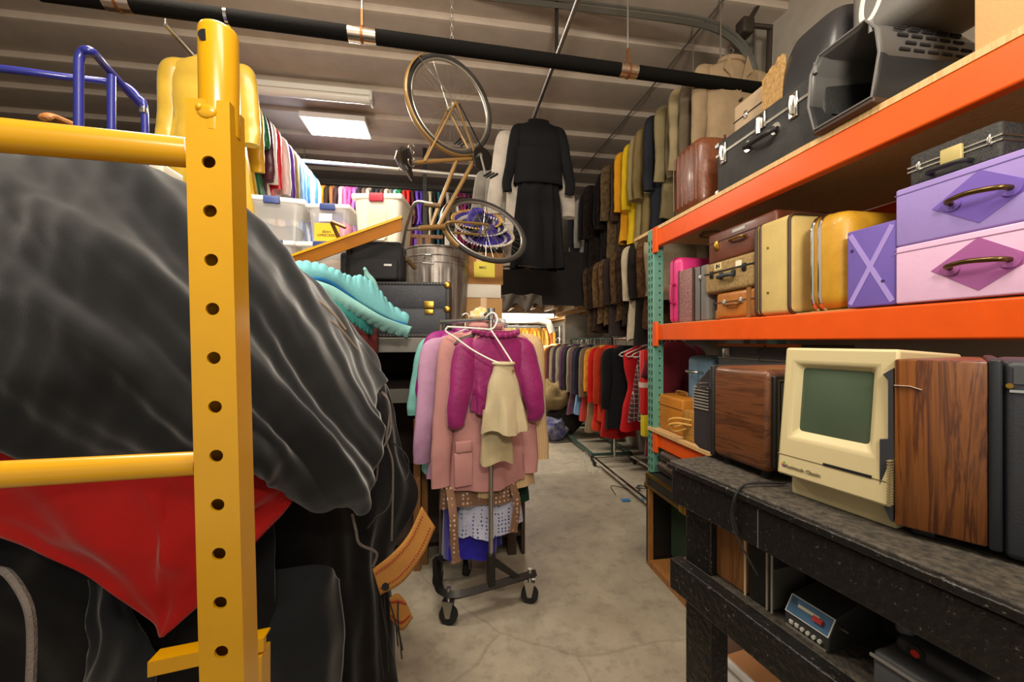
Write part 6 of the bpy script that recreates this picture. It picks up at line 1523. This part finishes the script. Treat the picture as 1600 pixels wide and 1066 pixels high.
garment('blue_skirt', 'royal blue velvet skirt lowest on the aisle garment rack', 'skirt', on_rack(.25, .93, .0), mat('#1d12a0', rough=.7, sheen=.4, var=.15, bump=.2, bs=60), w=.34, L=.70, waist=.28, hem=.36, dep=.16, sl=0, seed=604, rz=RA, fold=.022, kind='skirt', hook=.5)
garment('dotted_skirt', 'white skirt with small blue dots below the pink jacket', 'skirt', on_rack(.20, .94, .08), mat('#1e3a7a', rough=.9, kind='dots', hex2='#b9bdd6', scale=55) if False else mat('#c3c6dc', rough=.9, kind='dots', hex2='#3a4a86', scale=48), w=.36, L=.57, waist=.26, hem=.42, dep=.18, sl=0, seed=605, rz=RA, fold=.03, nf=7, kind='skirt', hook=.5)
garment('cream_coat', 'cream pinstriped jacket behind the pink jacket, showing at the right', 'jacket', on_rack(.14, 1.545, .125), mat('#cdb083', rough=.9, kind='stripe', hex2='#bf9f72', scale=420, bump=.2, bs=200), w=.44, L=.93, hem=.46, sl=.72, seed=606, rz=RA, splay=.045)
garment('dotted_blouse', 'brown polka-dot blouse with long tie ends under the pink jacket', 'blouse', on_rack(.125, 1.50, -.01), mat('#7a5a44', rough=.9, kind='dots', hex2='#c9b096', scale=42), w=.40, L=.93, hem=.44, sl=0, seed=607, rz=RA)
tb_ = bpy.data.objects['dotted_blouse']; DT = mat('#7a5a44', rough=.9, kind='dots', hex2='#c9b096', scale=42)
for pts in ([(-.19,-.06,-.80), (-.19,-.13,-.93), (-.185,-.13,-1.06), (-.175,-.13,-1.17)], [(.16,-.06,-.80), (.17,-.13,-.90), (.165,-.13,-1.0), (.15,-.13,-1.08)]):
    obj('tie_end', M().tube(crom(pts, 5), [.022]*(5*(len(pts)-1))+[.030], 8, flat=.25, up=(0,1,0)), DT, tb_)
t = garment('pink_jacket', 'dusty pink wool jacket with flap pockets on the aisle garment rack', 'jacket', on_rack(.085, 1.545, .015), PKJ, w=.43, L=.875, hem=.45, sl=.77, seed=608, rz=RA, splay=.05, collar=PKJ, fold=.014)
obj('pocket_flap', M().rbox((-.20, -.080, -.66), (-.11, -.060, -.60), .008), PKJ, t); obj('pocket', M().rbox((-.205, -.075, -.84), (-.105, -.058, -.66), .008), PKJ, t)
t = garment('magenta_blouse', 'magenta satin blouse with gathered neck and puffed sleeves', 'blouse', on_rack(.035, 1.525, .045), MAG, w=.36, L=.44, hem=.30, sl=.44, seed=609, rz=RA, splay=.05, sr=.058, cuff=.55, neck=.12, fold=.02, nf=9)
obj('neck_ruffle', M().tube([(.13*math.cos(a), .055*math.sin(a)-.008, -.004-.022*(1-math.cos(a)**2)+.004*math.sin(24*a)) for a in [2*PI*k/96 for k in range(96)]], .013, 7, closed=True), MAG, t)
hanger('dark grey wooden hanger inside the magenta blouse', on_rack(.035, 1.585, .0), RA, .36, mat('#3a332d', rough=.5), .012, name='wooden_hanger', drop=.07)
hanger('white plastic hanger over the back magenta dress', on_rack(.30, 1.60, -.02), RA, .42, HW, .005, name='plastic_hanger')
# skirt clipped to a tilted white hanger in front
SK = cloth('#b9aa88', var=.06)
s0 = C0 + ay_r*(-.035); 
t = garment('cream_skirt', 'short cream pleated skirt clipped to a tilted white hanger in front', 'skirt', (at(786, 566, 2.02).x, at(786, 566, 2.02).y-.02, at(786, 566, 2.02).z), SK, w=.12, L=.345, hem=.225, dep=.12, sl=0, waist=.105, kind='skirt', seed=610, rz=RA*.4, fold=.034, nf=5)
obj('waistband', M().tube([(.052*math.cos(a), .05*math.sin(a), -.006) for a in [2*PI*k/20 for k in range(20)]], .008, 8, closed=True), SK, t)
obj('button', M().cyl((.035, -.052, -.04), (.035, -.062, -.04), .006, 10), BRASS, t)
garment('cream_shorts', 'cream folded garment under the short pleated skirt', 'skirt', (at(777, 640, 2.05).x, at(777, 640, 2.05).y, at(777, 640, 2.05).z), mat('#ad9d78', rough=.9), w=.15, L=.27, hem=.175, dep=.06, sl=0, waist=.16, kind='skirt', seed=611, rz=RA*.4, fold=.006)
hp = [at(778, 516, 2.03), at(775, 493, 2.03), at(768, 489, 2.04)]
t = thing('plastic_hanger', 'tilted white tubular hanger carrying the short cream skirt', 'hanger', tuple(at(765, 515, 2.03)))
tri = [at(697, 518, 2.0), at(699, 512, 2.0), at(706, 511, 2.0), at(764, 515, 2.03), at(770, 520, 2.03), at(798, 563, 2.02), at(799, 568, 2.02), at(776, 566, 2.01), at(740, 548, 2.0), at(712, 528, 2.0)]
obj('arms', M().tube(crom(tri, 5, closed=True), .0045, 8, closed=True), HW, t, world=True)
obj('hook', M().tube(crom([at(764, 515, 2.03), at(772, 512, 2.03), at(777, 500, 2.04), at(774, 491, 2.06), at(767, 489, 2.07), at(759, 496, 2.08)], 5), .0045, 8), HW, t, world=True)
lump('bright_accessory', 'yellow and white bundle of trimmings at the top of the garment rack', 'trimming', (on_rack(.2, 1.6, .02).x, on_rack(.2, 1.6, .02).y, 1.585), (.06,.05,.04), mat('#d9b21e', rough=.8, kind='mottle', hex2='#d8d3c8', scale=25), 3)
lump('white_scarf', 'white and blue scarf bunched over the right shoulder of the garment rack', 'scarf', (on_rack(.26, 1.55, .13).x, on_rack(.26, 1.55, .13).y, 1.52), (.10,.08,.045), mat('#cfcac2', rough=.9, kind='mottle', hex2='#24405f', scale=18), 6)
